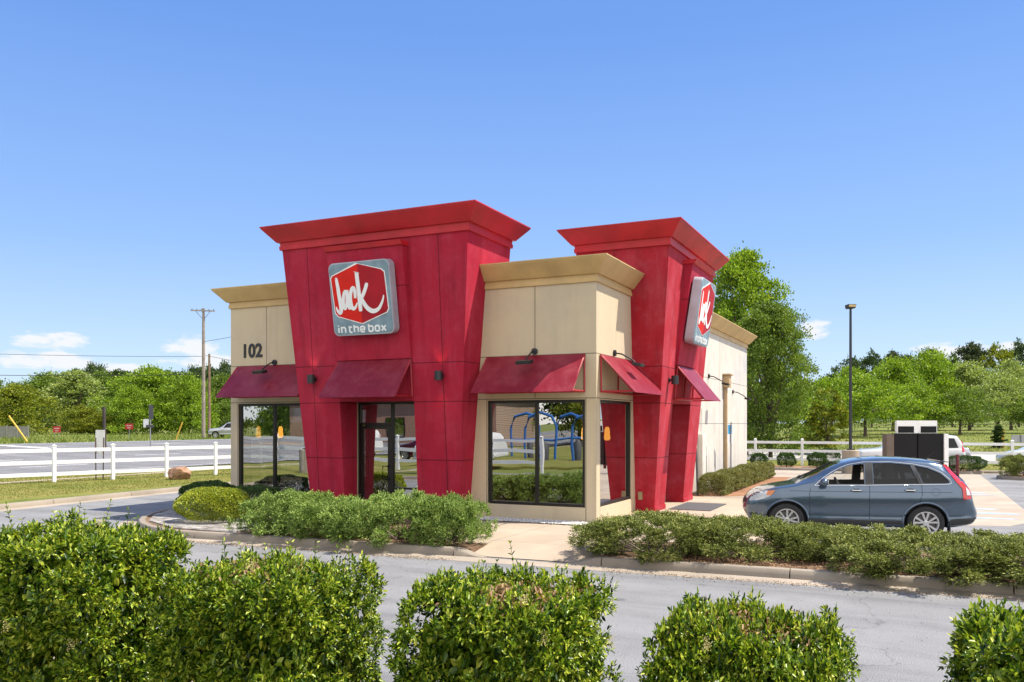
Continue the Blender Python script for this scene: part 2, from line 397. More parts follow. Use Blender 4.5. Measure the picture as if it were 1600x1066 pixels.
# walk: ramp from the aisle, pad along the front, slope to the drive on the right
mb = MB()
mb.add([(-7.28, 13.6, 0.012), (-4.92, 13.68, 0.012), (-4.92, 14.5, 0.148), (-7.9, 14.5, 0.148)], [(0, 1, 2, 3)])
mb.add([(-7.9, 14.5, 0.148), (-4.92, 14.5, 0.148), (-4.92, 18.1, 0.148), (-9.2, 18.1, 0.148), (-9.2, 15.6, 0.148)], [(0, 1, 2, 3, 4)])
mb.add([(-4.92, 15.62, 0.148), (-2.6, 16.95, 0.02), (-2.6, 17.0, 0.006), (-2.6, 26.2, 0.006), (-4.5, 26.2, 0.148), (-4.5, 18.1, 0.148), (-4.92, 18.1, 0.148)], [(0, 1, 2, 3, 4, 5, 6)])
mb.add([(-6.6, 18.1, 0.148), (-4.5, 18.1, 0.148), (-4.5, 26.2, 0.148), (-6.6, 26.2, 0.148)], [(0, 1, 2, 3)])
tag(mb.build('walk', m_walk), kind='structure')
slab('gravel_strip', [(-9.7, 17.55), (-6.45, 17.6), (-6.45, 18.1), (-9.7, 18.1)], 0.10, 0.168, m_gravel)
slab('gravel_strip', [(-18.0, 18.1), (-17.75, 16.5), (-17.1, 15.3), (-16.1, 14.25), (-14.6, 13.52), (-12.8, 13.4), (-12.6, 17.5), (-17.0, 18.05)], 0.09, 0.150, m_gravel)
# concrete drive on the right
sheet('concrete_drive', [(-2.62, 21.6), (2.0, 22.9), (2.75, 24.5), (2.75, 45.3), (-6.2, 45.3), (-6.2, 37.2), (-4.6, 37.2), (-4.6, 26.2), (-2.62, 26.2)], 0.004, m_conc)
sheet('concrete_drive', [(-18.3, 37.4), (-6.2, 37.2), (-6.2, 45.3), (-18.3, 45.3)], 0.0045, m_conc)
random.seed(3)
for cx, cy, sx_, sy_ in ((1.2, 27.2, 1.1, 0.35), (1.9, 26.0, 0.7, 0.3), (1.3, 32.5, 1.3, 0.3), (1.8, 33.5, 0.5, 0.3), (1.5, 24.6, 1.0, 0.22)):
    sheet('faded_marking', [(cx+sx_*math.cos(R(a))*random.uniform(.7, 1), cy+sy_*math.sin(R(a))*random.uniform(.6, 1)) for a in range(0, 360, 24)], 0.008, m_bpaint)
# hedge strip beside the long wall
hp = [(-5.9, 26.25), (-5.1, 26.4), (-4.65, 26.9), (-4.5, 27.8), (-4.5, 37.6)]
kerb(densify(hp)); hin = offset_path(hp, 0.185)
slab('planting_bed', hin+[(-6.46, 37.6), (-6.46, 26.45)], -0.05, 0.13, m_clay)
# rear kerb and strip with the ball shrubs, lawn beyond
rk = [(-24.3, 45.3), (2.4, 45.5), (3, 46.6), (9, 47.2), (60, 47.4)]
kerb(densify(rk, 1.0)); gutter(rk)
slab('planting_bed', offset_path(rk, 0.185)[:3]+[(2.9, 47.9), (-24.3, 47.6)], -0.05, 0.125, m_clay)
slab('lawn', [(-34.3, 47.55), (-24.3, 47.65), (2.9, 47.95), (60, 47.7), (60, 57), (-34.3, 57)], -0.06, 0.10, m_lawn)
# island with junipers on the right
ri = [(30, 41.6), (4.2, 41.6), (3.4, 42.0), (3.2, 42.7), (3.5, 43.4), (4.2, 43.8), (30, 43.8)]
kerb(list(reversed(densify(ri))))
slab('planting_bed', [(30, 41.79), (4.25, 41.79), (3.52, 42.15), (3.4, 42.7), (3.62, 43.25), (4.25, 43.61), (30, 43.61)], -0.05, 0.13, m_clay)
# lane beyond the rear fence
mb = MB(); n = 30
vs = [(-40+160*i/n, y, terr(-40+160*i/n, y)+0.05) for i in range(n+1) for y in (60.5, 64.2, 68)]
mb.add(vs, [(i*3+k, i*3+k+1, i*3+k+4, i*3+k+3) for i in range(n) for k in range(2)])
tag(mb.build('lane', M_concrete('lane_concrete', (0.44, 0.42, 0.40))), kind='structure')
# strip with the trimmed hedge in the foreground
slab('planting_bed', [(-22, 3.3), (14, 3.3), (14, 5.35), (-22, 5.35)], -0.05, 0.115, m_lawn)
kerb([(14, 5.55), (-22, 5.55)]); gutter([(14, 5.55), (-22, 5.55)])
kerb([(-22, 3.1), (14, 3.1)])
slab('lawn', [(-60, 1.5), (-12.5, 1.5), (-12.5, 3.0), (-60, 3.0)], 0, 0.11, m_lawn)
slab('lawn', [(-60, 3.3), (-22.2, 3.3), (-22.2, 5.35), (-60, 5.35)], -0.05, 0.11, m_lawn)
# what the windows look back at, behind the camera: lawn and a road
slab('lawn', [(-13.9, -30), (40, -30), (40, -1.2), (-13.9, -1.2)], -0.06, 0.10, m_lawn)
slab('road', [(-13.9, -14), (60, -14), (60, -7), (-13.9, -7)], -0.05, 0.104, m_road)
# ================================================================== the restaurant
BX, BY = -11.9, 18.12
def M_stucco(name, c, worn, lines, amount=0.35, rough=0.75, streak=0.25, low=None):
    """painted render with reveal lines; lines = (axis, coordinate, z0, z1) in world metres"""
    m, t, b = newmat(name)
    f = noise(t, 0.8, 6, 0.62); g = noise(t, 55, 3, 0.6); s_ = noise(t, 1.0, 5, 0.6, stretch=(4.2, 4.2, 0.30))
    base = mixc(t, mth(t, 'MULTIPLY', ramp(t, f, [(0.42, 0.0), (0.68, 1.0)]), amount), c, worn)
    base = mixc(t, mth(t, 'MULTIPLY', ramp(t, s_, [(0.5, 0.0), (0.72, 1.0)]), streak), base, [x*0.45 for x in c])
    base = mixc(t, mth(t, 'MULTIPLY', ramp(t, s_, [(0.25, 1.0), (0.42, 0.0)]), streak*0.7), base, worn)
    f2 = noise(t, 3.2, 7, 0.7); base = mixc(t, mth(t, 'MULTIPLY', ramp(t, f2, [(0.50, 0.0), (0.72, 1.0)]), amount*0.9), base, worn)
    f3 = noise(t, 0.5, 5, 0.6); base = mixc(t, mth(t, 'MULTIPLY', ramp(t, f3, [(0.52, 0.0), (0.70, 1.0)]), amount*0.8), base, [c[0]*0.62, c[1]*0.7, c[2]*0.95])
    tc = nd(t, 'ShaderNodeTexCoord'); sp = nd(t, 'ShaderNodeSeparateXYZ'); lk(t, tc.outputs['Object'], sp.inputs[0])
    off = {'x': BX, 'y': BY, 'z': 0}; ix = {'x': 0, 'y': 1, 'z': 2}; acc_ = None
    for ax, v, z0, z1 in lines:
        n = nd(t, 'ShaderNodeMath', operation='COMPARE'); lk(t, sp.outputs[ix[ax]], n.inputs[0])
        n.inputs[1].default_value = v-off[ax]; n.inputs[2].default_value = 0.011; o = n.outputs[0]
        if ax != 'z' and z0 is not None:
            k = nd(t, 'ShaderNodeMath', operation='COMPARE'); lk(t, sp.outputs[2], k.inputs[0])
            k.inputs[1].default_value = (z0+z1)/2; k.inputs[2].default_value = (z1-z0)/2; o = mth(t, 'MULTIPLY', o, k.outputs[0])
        acc_ = o if acc_ is None else mth(t, 'MAXIMUM', acc_, o)
    if acc_ is not None: base = mixc(t, mth(t, 'MULTIPLY', acc_, 0.8), base, [x*0.18 for x in c])
    base = mixc(t, 1.0, base, ramp(t, g, [(0.3, 0.9), (0.7, 1.08)]), 'MULTIPLY')
    lk(t, base, b.inputs['Base Color']); b.inputs['Roughness'].default_value = rough
    b.inputs['Specular IOR Level'].default_value = 0.3
    bump(t, g, 0.22, 0.004, b); return m
RED, REDW = (0.37, 0.008, 0.032), (0.44, 0.055, 0.10)
m_red1 = M_stucco('red_stucco_front', RED, REDW, [('x', -13.79, None, None), ('x', -10.0, None, None), ('z', 3.84, 0, 0), ('z', 2.92, 0, 0), ('z', 1.53, 0, 0), ('x', -11.9, 3.0, 5.0)], 0.24, streak=0.5)
m_red2 = M_stucco('red_stucco_side', (0.37, 0.009, 0.022), (0.46, 0.085, 0.12), [('y', 21.45, 2.9, 9), ('y', 24.8, 2.9, 9), ('z', 3.84, 0, 0), ('z', 2.92, 0, 0), ('z', 1.53, 0, 0), ('x', -6.9, 5.6, 8)], 0.34, streak=0.5)
m_redc = M_plain('red_cornice_metal', (0.43, 0.010, 0.019), 0.5, var=0.25, scale=1.2)
m_redp = M_stucco('red_panel_stucco', RED, REDW, [('z', 5.66, 0, 0)], 0.24, streak=0.5)
TAN = (0.55, 0.455, 0.315)
m_tan = M_stucco('tan_stucco', TAN, (0.58, 0.49, 0.33), [('x', -8.0, 3.0, 9), ('x', -16.02, 4.0, 9), ('z', 3.99, 0, 0), ('z', 2.98, 0, 0), ('x', -9.26, 0, 3), ('x', -6.74, 0, 3), ('x', -17.05, 0, 3), ('y', 18.37, 0, 2.98)], 0.45, streak=0.18)
m_white = M_stucco('weathered_stucco', (0.54, 0.505, 0.45), (0.62, 0.595, 0.545), [('z', 3.99, 0, 0), ('z', 2.4, 0, 0), ('y', 31.5, 0, 9)], 0.6, streak=0.32)
m_tanc = M_plain('tan_cornice_metal', (0.52, 0.36, 0.16), 0.55, var=0.16, scale=1.2)
m_awn = M_stucco('awning_metal', (0.20, 0.011, 0.024), (0.30, 0.065, 0.08), [], 0.45, 0.42, 0.3)
m_awnf = M_plain('awning_frame_paint', (0.34, 0.012, 0.022), 0.45)
m_frame = M_plain('bronze_aluminium', (0.028, 0.026, 0.024), 0.4, metal=0.6)
m_black = M_plain('black_metal', (0.018, 0.018, 0.02), 0.45)
m_roof = M_plain('roof_membrane', (0.45, 0.44, 0.42), 0.8)
m_int = M_plain('interior_wall', (0.22, 0.16, 0.11), 0.8); m_intr = M_plain('interior_red_wall', (0.22, 0.03, 0.02), 0.7)
m_tile = M_plain('floor_tile', (0.26, 0.22, 0.18), 0.35); m_ceil = M_plain('ceiling_tile', (0.55, 0.54, 0.5), 0.9)
def M_glass(name, refl=0.16, tint=(0.42, 0.46, 0.45), wav=0.012, fres=0.8):
    m, t, b = newmat(name); t.nodes.remove(b); out = t.nodes['Material Output']
    tr = nd(t, 'ShaderNodeBsdfTransparent'); tr.inputs[0].default_value = c4(tint)
    gl = nd(t, 'ShaderNodeBsdfGlossy'); gl.inputs['Roughness'].default_value = 0.0; gl.inputs['Color'].default_value = (0.95, 0.97, 0.98, 1)
    lw = nd(t, 'ShaderNodeLayerWeight'); lw.inputs['Blend'].default_value = 0.5; fc = mth(t, 'POWER', lw.outputs['Facing'], 4.0)
    bp = nd(t, 'ShaderNodeBump'); bp.inputs['Strength'].default_value = 0.12; bp.inputs['Distance'].default_value = wav
    lk(t, noise(t, 0.9, 1), bp.inputs['Height']); lk(t, bp.outputs[0], gl.inputs['Normal'])
    f = mth(t, 'ADD', mth(t, 'MULTIPLY', fc, fres), refl, clamp=True)
    mx = nd(t, 'ShaderNodeMixShader'); lk(t, f, mx.inputs[0]); lk(t, tr.outputs[0], mx.inputs[1]); lk(t, gl.outputs[0], mx.inputs[2])
    lk(t, mx.outputs[0], out.inputs[0]); return m
m_glass = M_glass('window_glass', 0.46, (0.46, 0.47, 0.46), 0.02)

bld = empty('restaurant', (BX, BY, 0), 0, 'tan rendered restaurant with two flared red towers and red awnings', 'restaurant')
XL, XR, YF, YB = -17.3, -6.49, 18.12, 37.1
ZT = 5.98
def wall_grid(mb, M, a0, a1, z0, z1, holes, dep):
    """wall with rectangular holes; M(a, z, d) -> point, d into the building"""
    As = sorted(set([a0, a1]+[h[0] for h in holes]+[h[1] for h in holes])); Zs = sorted(set([z0, z1]+[h[2] for h in holes]+[h[3] for h in holes]))
    As = [a for a in As if a0 <= a <= a1]; Zs = [z for z in Zs if z0 <= z <= z1]
    for i in range(len(As)-1):
        for j in range(len(Zs)-1):
            ac, zc = (As[i]+As[i+1])/2, (Zs[j]+Zs[j+1])/2
            if any(h[0] < ac < h[1] and h[2] < zc < h[3] for h in holes): continue
            for d in (0, dep):
                mb.quad(M(As[i], Zs[j], d), M(As[i+1], Zs[j], d), M(As[i+1], Zs[j+1], d), M(As[i], Zs[j+1], d))
    for h in holes:
        a, b, z, y = h
        mb.quad(M(a, z, 0), M(a, y, 0), M(a, y, dep), M(a, z, dep)); mb.quad(M(b, z, 0), M(b, z, dep), M(b, y, dep), M(b, y, 0))
        mb.quad(M(a, y, 0), M(b, y, 0), M(b, y, dep), M(a, y, dep)); mb.quad(M(a, z, 0), M(a, z, dep), M(b, z, dep), M(b, z, 0))
WZ0, WZ1 = 0.49, 2.95
front_holes = [(-17.03, -14.5, WZ0, WZ1), (-13.0, -10.83, 0.15, WZ1), (-9.24, -6.76, WZ0, WZ1)]
side_holes = [(18.39, 20.75, WZ0, WZ1), (22.1, 24.05, 0.15, WZ1)]
mb = MB()
wall_grid(mb, lambda a, z, d: (a, YF+d, z), XL, XR, 0.0, ZT-0.1, front_holes, 0.16)
tag(mb.build('front_wall', m_tan, bld))
mb = MB(); wall_grid(mb, lambda a, z, d: (XR-d, a, z), YF+0.002, 25.6, 0.0, ZT-0.1, side_holes, 0.16); mb.build('side_wall', m_tan, bld)
mb = MB(); wall_grid(mb, lambda a, z, d: (XR-d, a, z), 25.6, YB, 0.0, ZT-0.1, [], 0.16)
mb.quad((XR, YB, 0), (XL, YB, 0), (XL, YB, ZT-0.1), (XR, YB, ZT-0.1)); mb.build('rear_wall', m_white, bld)
mb = MB(); wall_grid(mb, lambda a, z, d: (XL+d, a, z), YF+0.002, YB, 0.0, ZT-0.1, [(18.7, 21.3, WZ0, WZ1), (22.0, 24.6, WZ0, WZ1)], 0.16); mb.build('left_wall', m_tan, bld)
mb = MB(); mb.box(XL+0.17, YF+0.17, 5.2, XR-0.17, YB-0.05, 5.3); mb.build('roof', m_roof, bld)
mb = MB(); mb.box(XL+0.17, YF+0.17, 0.10, XR-0.17, 25.0, 0.155); mb.build('floor', m_tile, bld)
mb = MB(); mb.box(XL+0.17, YF+0.17, 3.15, XR-0.17, 25.0, 3.25); mb.build('ceiling', m_ceil, bld)
mb = MB(); mb.box(XL+0.17, 24.99, 0.155, XR-0.17, 25.15, 3.15); mb.build('inner_wall', m_int, bld)
MB().box(-13.06, 18.9, 0.155, -12.96, 21.5, 3.15).build('partition', m_intr, bld); MB().box(-9.95, 19.4, 0.155, -9.85, 24.9, 3.15).build('partition', m_intr, bld)
# base course
mb = MB()
MB().box(XL-0.02, YF-0.02, 0.0, -13.9, YF-0.002, 0.2).build('base_course', m_tan, bld); MB().box(-9.75, YF-0.02, 0.0, XR+0.02, YF-0.002, 0.2).build('base_course', m_tan, bld)

def ring(x0, y0, x1, y1, prof):
    """mitred moulding round a rectangle: prof = (overhang, z) from bottom to top"""
    mb = MB(); n = len(prof)
    vs = [(x, y, z) for (o, z) in prof for (x, y) in ((x0-o, y0-o), (x1+o, y0-o), (x1+o, y1+o), (x0-o, y1+o))]
    fs = [(i*4+k, i*4+(k+1) % 4, (i+1)*4+(k+1) % 4, (i+1)*4+k) for i in range(n-1) for k in range(4)]
    return mb.add(vs, fs)
FL = [(-0.1, 5.60), (0.0, 5.60), (0.045, 5.605), (0.045, 5.70), (0.03, 5.705), (0.03, 5.775), (0.09, 5.78), (0.355, 6.09), (0.365, 6.13), (0.33, 6.135), (-0.2, 6.10), (-0.2, 5.3)]
ring(XL, YF, XR, YB, FL).build('cornice', m_tanc, bld)
mb = ring(XL, YF, XR, YB, [(0.366, 6.118), (0.376, 6.118), (0.376, 6.145), (0.345, 6.147)]); mb.build('cornice_flashing', m_tanc, bld)

# ---- the flared towers
LEAN = 0.0793; Z0, ZW = 0.15, 6.99
def tower(M, wid, dep, op, name_mat, panel_mat, lamp_as):
    """M(a, b, z): a along the face, b into the building"""
    k = lambda z: LEAN*(z-Z0)
    P = lambda a, z: M(a, -k(z), z)                       # a point on the leaning face
    mb = MB(); zt = WZ1
    a0, a1 = op
    def cell(al0, ar0, z0, al1, ar1, z1): mb.quad(P(al0, z0), P(ar0, z0), P(ar1, z1), P(al1, z1))
    cell(-k(0), a0, 0.0, -k(zt), a0, zt); cell(a1, wid+k(0), 0.0, a1, wid+k(zt), zt)
    cell(-k(zt), wid+k(zt), zt, -k(ZW), wid+k(ZW), ZW)
    # sides, back
    for s_ in (0, 1):
        A = lambda z: (wid+k(z)) if s_ else -k(z)
        mb.quad(M(A(0), -k(0), 0), M(A(ZW), -k(ZW), ZW), M(A(ZW), dep, ZW), M(A(0), dep, 0))
    mb.quad(M(-k(5.2), dep, 5.2), M(wid+k(5.2), dep, 5.2), M(wid+k(ZW), dep, ZW), M(-k(ZW), dep, ZW))
    # recess
    rd = 0.50
    mb.quad(P(a0, 0), P(a0, zt), M(a0, rd, zt), M(a0, rd, 0)); mb.quad(P(a1, 0), M(a1, rd, 0), M(a1, rd, zt), P(a1, zt))
    mb.quad(P(a0, zt), P(a1, zt), M(a1, rd, zt), M(a0, rd, zt))
    tw = mb.build('tower', name_mat, bld)
    # plinth blocks of the legs
    for l0, l1 in ((0, a0), (a1, wid)):
        Q = [M(l0-0.02, -0.025, 0.02), M(l1+0.02, -0.025, 0.02), M(l1+0.02, 0.3, 0.02), M(l0-0.02, 0.3, 0.02),
             M(l0-0.025, -0.03, 0.27), M(l1+0.02, -0.03, 0.27), M(l1+0.02, 0.3, 0.27), M(l0-0.025, 0.3, 0.27)]
        MB().hexa(Q).build('plinth', name_mat, tw)
    # cornice
    prof = [(-0.1, 6.80), (k(6.8)+0.003, 6.80), (k(6.82)+0.05, 6.805), (k(6.9)+0.05, 6.90), (k(6.9)+0.03, 6.905), (k(7)+0.03, 6.99), (k(7)+0.09, 6.995), (k(7)+0.36, 7.31), (k(7)+0.37, 7.35), (k(7)+0.33, 7.355), (-0.3, 7.30), (-0.3, 6.9)]
    mb = MB(); n = len(prof)
    vs = []
    for o, z in prof:
        ob = o-k(7)
        vs += [M(-o, -o, z), M(wid+o, -o, z), M(wid+o, dep+ob, z), M(-o, dep+ob, z)]
    mb.add(vs, [(i*4+q, i*4+(q+1) % 4, (i+1)*4+(q+1) % 4, (i+1)*4+q) for i in range(n-1) for q in range(4)])
    cn = mb.build('cornice', m_redc, tw)
    mb = MB(); vs = []; pr2 = [(k(7)+0.371, 7.335), (k(7)+0.383, 7.335), (k(7)+0.383, 7.366), (k(7)+0.34, 7.368)]
    for o, z in pr2:
        ob = o-k(7)
        vs += [M(-o, -o, z), M(wid+o, -o, z), M(wid+o, dep+ob, z), M(-o, dep+ob, z)]
    mb.add(vs, [(i*4+q, i*4+(q+1) % 4, (i+1)*4+(q+1) % 4, (i+1)*4+q) for i in range(3) for q in range(4)])
    mb.build('cornice_flashing', m_redc, cn)
    # wedge panel over the door with a capping ledge
    T = lambda z: 0.05+0.20*(z-3.95)/(6.62-3.95)
    zb, zp = 3.96, 6.58
    Q = []
    for z in (zb, zp):
        Q += [M(a0, -k(z)-T(z), z), M(a1, -k(z)-T(z), z), M(a1, -k(z)+0.05, z), M(a0, -k(z)+0.05, z)]
    mb = MB().hexa(Q); pn = mb.build('sign_panel', panel_mat, tw)
    Q = []
    for z, e in ((zp+0.002, 0.05), (zp+0.11, 0.10)):
        Q += [M(a0-0.03, -k(z)-T(z)-e, z), M(a1+0.03, -k(z)-T(z)-e, z), M(a1+0.03, -k(z)+0.04, z), M(a0-0.03, -k(z)+0.04, z)]
    MB().hexa(Q).build('ledge', m_redc, tw)
    return tw, P, T, k
M1 = lambda a, b, z: (-14.04+a, 17.59+b, z)
M2 = lambda a, b, z: (-6.0-b, 21.1+a, z)
tw1, P1, T1, KL = tower(M1, 4.31, 1.72, (1.04, 3.21), m_red1, m_redp, None)
tw2, P2, T2, _ = tower(M2, 4.03, 1.92, (0.98, 2.95), m_red2, m_redp, None)

# ---- windows
def window(M, a0, a1, z0, z1, mull, name='window', rail=None):
    fr = 0.07; d0, d1 = 0.03, 0.13
    mb = MB()
    def bar(x0, x1, y0, y1, e=0.0):
        mb.hexa([M(x0, y0, d0-e), M(x1, y0, d0-e), M(x1, y0, d1), M(x0, y0, d1), M(x0, y1, d0-e), M(x1, y1, d0-e), M(x1, y1, d1), M(x0, y1, d1)])
    bar(a0, a0+fr, z0+fr, z1-fr); bar(a1-fr, a1, z0+fr, z1-fr); bar(a0, a1, z1-fr, z1, 0.004); bar(a0, a1, z0, z0+fr, 0.004)
    ms = [a0]+mull+[a1]
    for m_ in mull: bar(m_-fr/2, m_+fr/2, z0+fr, z1-fr, -0.004)
    wf = mb.build(name, m_frame, bld)
    for i in range(len(ms)-1):
        x0 = ms[i]+(fr if i == 0 else fr/2)-0.01; x1 = ms[i+1]-(fr if i == len(ms)-2 else fr/2)+0.01
        MB().quad(M(x0, z0+fr-0.01, 0.08), M(x1, z0+fr-0.01, 0.08), M(x1, z1-fr+0.01, 0.08), M(x0, z1-fr+0.01, 0.08)).build('pane', m_glass, wf)
    return wf
MF = lambda a, z, d: (a, YF+d, z)
MS = lambda a, z, d: (XR-d, a, z)
ML = lambda a, z, d: (XL+d, a, z)
window(MF, -17.03, -14.5, WZ0, WZ1, [-15.79]); window(MF, -9.24, -6.76, WZ0, WZ1, [-7.98])
window(MS, 18.39, 20.75, WZ0, WZ1, []); window(ML, 18.7, 21.3, WZ0, WZ1, [20.0]); window(ML, 22.0, 24.6, WZ0, WZ1, [23.3])
def door(M, a0, am, a1, hinge_left=True):
    zb, zh, zt = 0.155, 2.36, WZ1; fr = 0.06
    mb = MB()
    def bar(mb, x0, x1, y0, y1, d0=0.02, d1=0.13):
        mb.hexa([M(x0, y0, d0), M(x1, y0, d0), M(x1, y0, d1), M(x0, y0, d1), M(x0, y1, d0), M(x1, y1, d0), M(x1, y1, d1), M(x0, y1, d1)])
    for x in (a0, am-fr/2, a1-fr): bar(mb, x, x+fr, zb, zt-fr)
    bar(mb, a0, a1, zt-fr, zt, 0.016); bar(mb, a0+fr, am-fr/2, zh, zh+fr, 0.024); bar(mb, am+fr/2, a1-fr, 0.74, 0.79, 0.024); bar(mb, am+fr/2, a1-fr, zb, zb+0.1, 0.024)
    wf = mb.build('door_frame', m_frame, bld)
    for x0, x1, y0, y1 in ((a0+fr, am-fr/2, zh+fr, zt-fr), (am+fr/2, a1-fr, 0.79, zt-fr), (am+fr/2, a1-fr, zb+0.1, 0.74)):
        MB().quad(M(x0, y0, 0.07), M(x1, y0, 0.07), M(x1, y1, 0.07), M(x0, y1, 0.07)).build('pane', m_glass, wf)
    mb = MB(); x0, x1 = a0+fr+0.008, am-fr/2-0.008; z0, z1 = zb+0.012, zh-0.008; st = 0.09
    bar(mb, x0, x0+st, z0, z1, 0.03, 0.075); bar(mb, x1-st, x1, z0, z1, 0.03, 0.075); bar(mb, x0+st, x1-st, z1-st, z1, 0.03, 0.075); bar(mb, x0+st, x1-st, z0, z0+0.22, 0.03, 0.075)
    dr = mb.build('door', m_frame, bld)
    MB().quad(M(x0+st-0.01, z0+0.21, 0.055), M(x1-st+0.01, z0+0.21, 0.055), M(x1-st+0.01, z1-st+0.01, 0.055), M(x0+st-0.01, z1-st+0.01, 0.055)).build('pane', m_glass, dr)
    hx = x1-0.05 if hinge_left else x0+0.05; hs_ = -1 if hinge_left else 1
    MB().tube([M(hx, 1.0, 0.03), M(hx, 1.0, -0.03), M(hx+0.13*hs_, 1.0, -0.06), M(hx+0.13*hs_, 1.32, -0.06), M(hx, 1.32, -0.03), M(hx, 1.32, 0.03)], 0.014, 8).build('handle', m_frame, dr, smooth=True)
door(MF, -12.998, -11.97, -10.832); door(MS, 22.102, 23.1, 24.048)

# ---- awnings: sloping sheet on an open triangular frame
def awning(M, a0, a1, zt, zb, dpt, wallb=lambda z: 0.0):
    """M(a, d, z): d out of the wall"""
    wt, wb = wallb(zt), wallb(zb); th = 0.03
    mb = MB()
    A = [M(a0, wt+0.02, zt), M(a1, wt+0.02, zt), M(a1, wb+dpt, zb), M(a0, wb+dpt, zb)]
    B = [M(a0, wt+0.02, zt-th-0.01), M(a1, wt+0.02, zt-th-0.01), M(a1, wb+dpt-th, zb), M(a0, wb+dpt-th, zb)]
    mb.hexa(B+A)
    # folded lip at the bottom edge and hems at the ends
    aw = mb.build('awning', m_awn, bld, bevel=0.004)
    mb = MB()
    for a in (a0+0.02, a1-0.02):
        mb.tube([M(a, wt+0.045, zt-0.03), M(a, wb+0.045, zb+0.01)], 0.022, 4); mb.tube([M(a, wb+0.05, zb+0.03), M(a, wb+dpt-0.05, zb+0.03)], 0.022, 4)
        mb.tube([M(a, wt+0.06, zt-0.05), M(a, wb+dpt-0.06, zb+0.02)], 0.022, 4)
    n = max(1, int((a1-a0)/0.9))
    for i in range(1, n):
        a = a0+(a1-a0)*i/n; mb.tube([M(a, wt+0.05, zt-0.04), M(a, wb+0.045, zb+0.01)], 0.02, 4)
    mb.tube([M(a0+0.02, wb+0.05, zb+0.03), M(a1-0.02, wb+0.05, zb+0.03)], 0.022, 4)
    mb.build('awning_frame', m_awnf, aw); return aw
MFo = lambda a, d, z: (a, YF-d, z)
MSo = lambda a, d, z: (XR+d, a, z)
awning(MFo, -17.05, -14.28, 3.99, 3.10, 0.86); awning(MFo, -9.26, -6.74, 3.99, 3.10, 0.86); awning(MSo, 18.30, 20.80, 3.99, 3.10, 0.86)
awning(lambda a, d, z: M1(a, -d, z), 1.04, 3.21, 3.95, 3.02, 0.86, lambda z: KL(z)); awning(lambda a, d, z: M2(a, -d, z), 0.98, 2.95, 3.95, 3.02, 0.86, lambda z: KL(z))

# ---- house number in stroked digits
def stroke_mesh(mb, M, pts, wd, th=0.02, z=0.0, closed=False):
    """a flat ribbon with round ends that follows pts [(x, y) or (x, y, w)], M(x, y, d)"""
    P = [(p[0], p[1], (p[2] if len(p) > 2 else wd)) for p in pts]; n = len(P); L = []; Rr = []
    for i in range(n):
        a = P[max(i-1, 0)]; b = P[min(i+1, n-1)]
        if closed: a = P[(i-1) % n]; b = P[(i+1) % n]
        dx, dy = b[0]-a[0], b[1]-a[1]; l = math.hypot(dx, dy) or 1; nx, ny = -dy/l, dx/l
        # mitre
        if 0 < i < n-1 or closed:
            d1 = Vector((P[i][0]-P[(i-1) % n][0], P[i][1]-P[(i-1) % n][1])); d2 = Vector((P[(i+1) % n][0]-P[i][0], P[(i+1) % n][1]-P[i][1]))
            if d1.length > 0 and d2.length > 0:
                c = max(0.5, math.cos(d1.angle(d2, 0)/2)); nx, ny = nx/c, ny/c
        h = P[i][2]/2; L.append((P[i][0]+nx*h, P[i][1]+ny*h)); Rr.append((P[i][0]-nx*h, P[i][1]-ny*h))
    b0 = [M(x, y, z) for x, y in L]+[M(x, y, z) for x, y in Rr]; t0 = [M(x, y, z+th) for x, y in L]+[M(x, y, z+th) for x, y in Rr]
    N = 2*n; fs = []
    for i in range(n if closed else n-1):
        j = (i+1) % n
        fs += [(N+i, N+j, N+n+j, N+n+i), (i, j, N+j, N+i), (n+i, N+n+i, N+n+j, n+j)]
    if not closed: fs += [(0, N, N+n, n), (n-1, n+n-1, N+n+n-1, N+n-1)]
    mb.add(b0+t0, fs)
def smooth_pts(pts, k=8):
    P = [tuple(p)+((None,) if len(p) < 3 else ()) for p in pts]; out = []
    for i in range(len(P)-1):
        p0 = P[max(i-1, 0)]; p1 = P[i]; p2 = P[i+1]; p3 = P[min(i+2, len(P)-1)]
        for s_ in range(k):
            t = s_/k; q = []
            for c in range(3):
                if p1[c] is None: continue
                a, b, c_, d = p0[c], p1[c], p2[c], p3[c]
                q.append(0.5*((2*b)+(-a+c_)*t+(2*a-5*b+4*c_-d)*t*t+(-a+3*b-3*c_+d)*t**3))
            out.append(tuple(q))
    out.append(tuple(x for x in P[-1] if x is not None)); return out
cu = bpy.data.curves.new('house_number', 'FONT'); cu.body = '102'; cu.size = 0.52; cu.extrude = 0.012; cu.offset = 0.013; cu.resolution_u = 6; cu.space_character = 1.02
_to = bpy.data.objects.new('house_number', cu); COL.objects.link(_to); bpy.context.view_layer.update()
_me = bpy.data.meshes.new_from_object(_to.evaluated_get(bpy.context.evaluated_depsgraph_get())); bpy.data.objects.remove(_to)
_wd = max(v.co.x for v in _me.vertices); _me.transform(Matrix.Rotation(R(90), 4, 'X') @ Matrix.Diagonal((0.74/_wd, 1, 1, 1)))
hn = link('house_number', _me, m_black, bld); hn.location = (-16.90-BX, -0.013, 4.235)
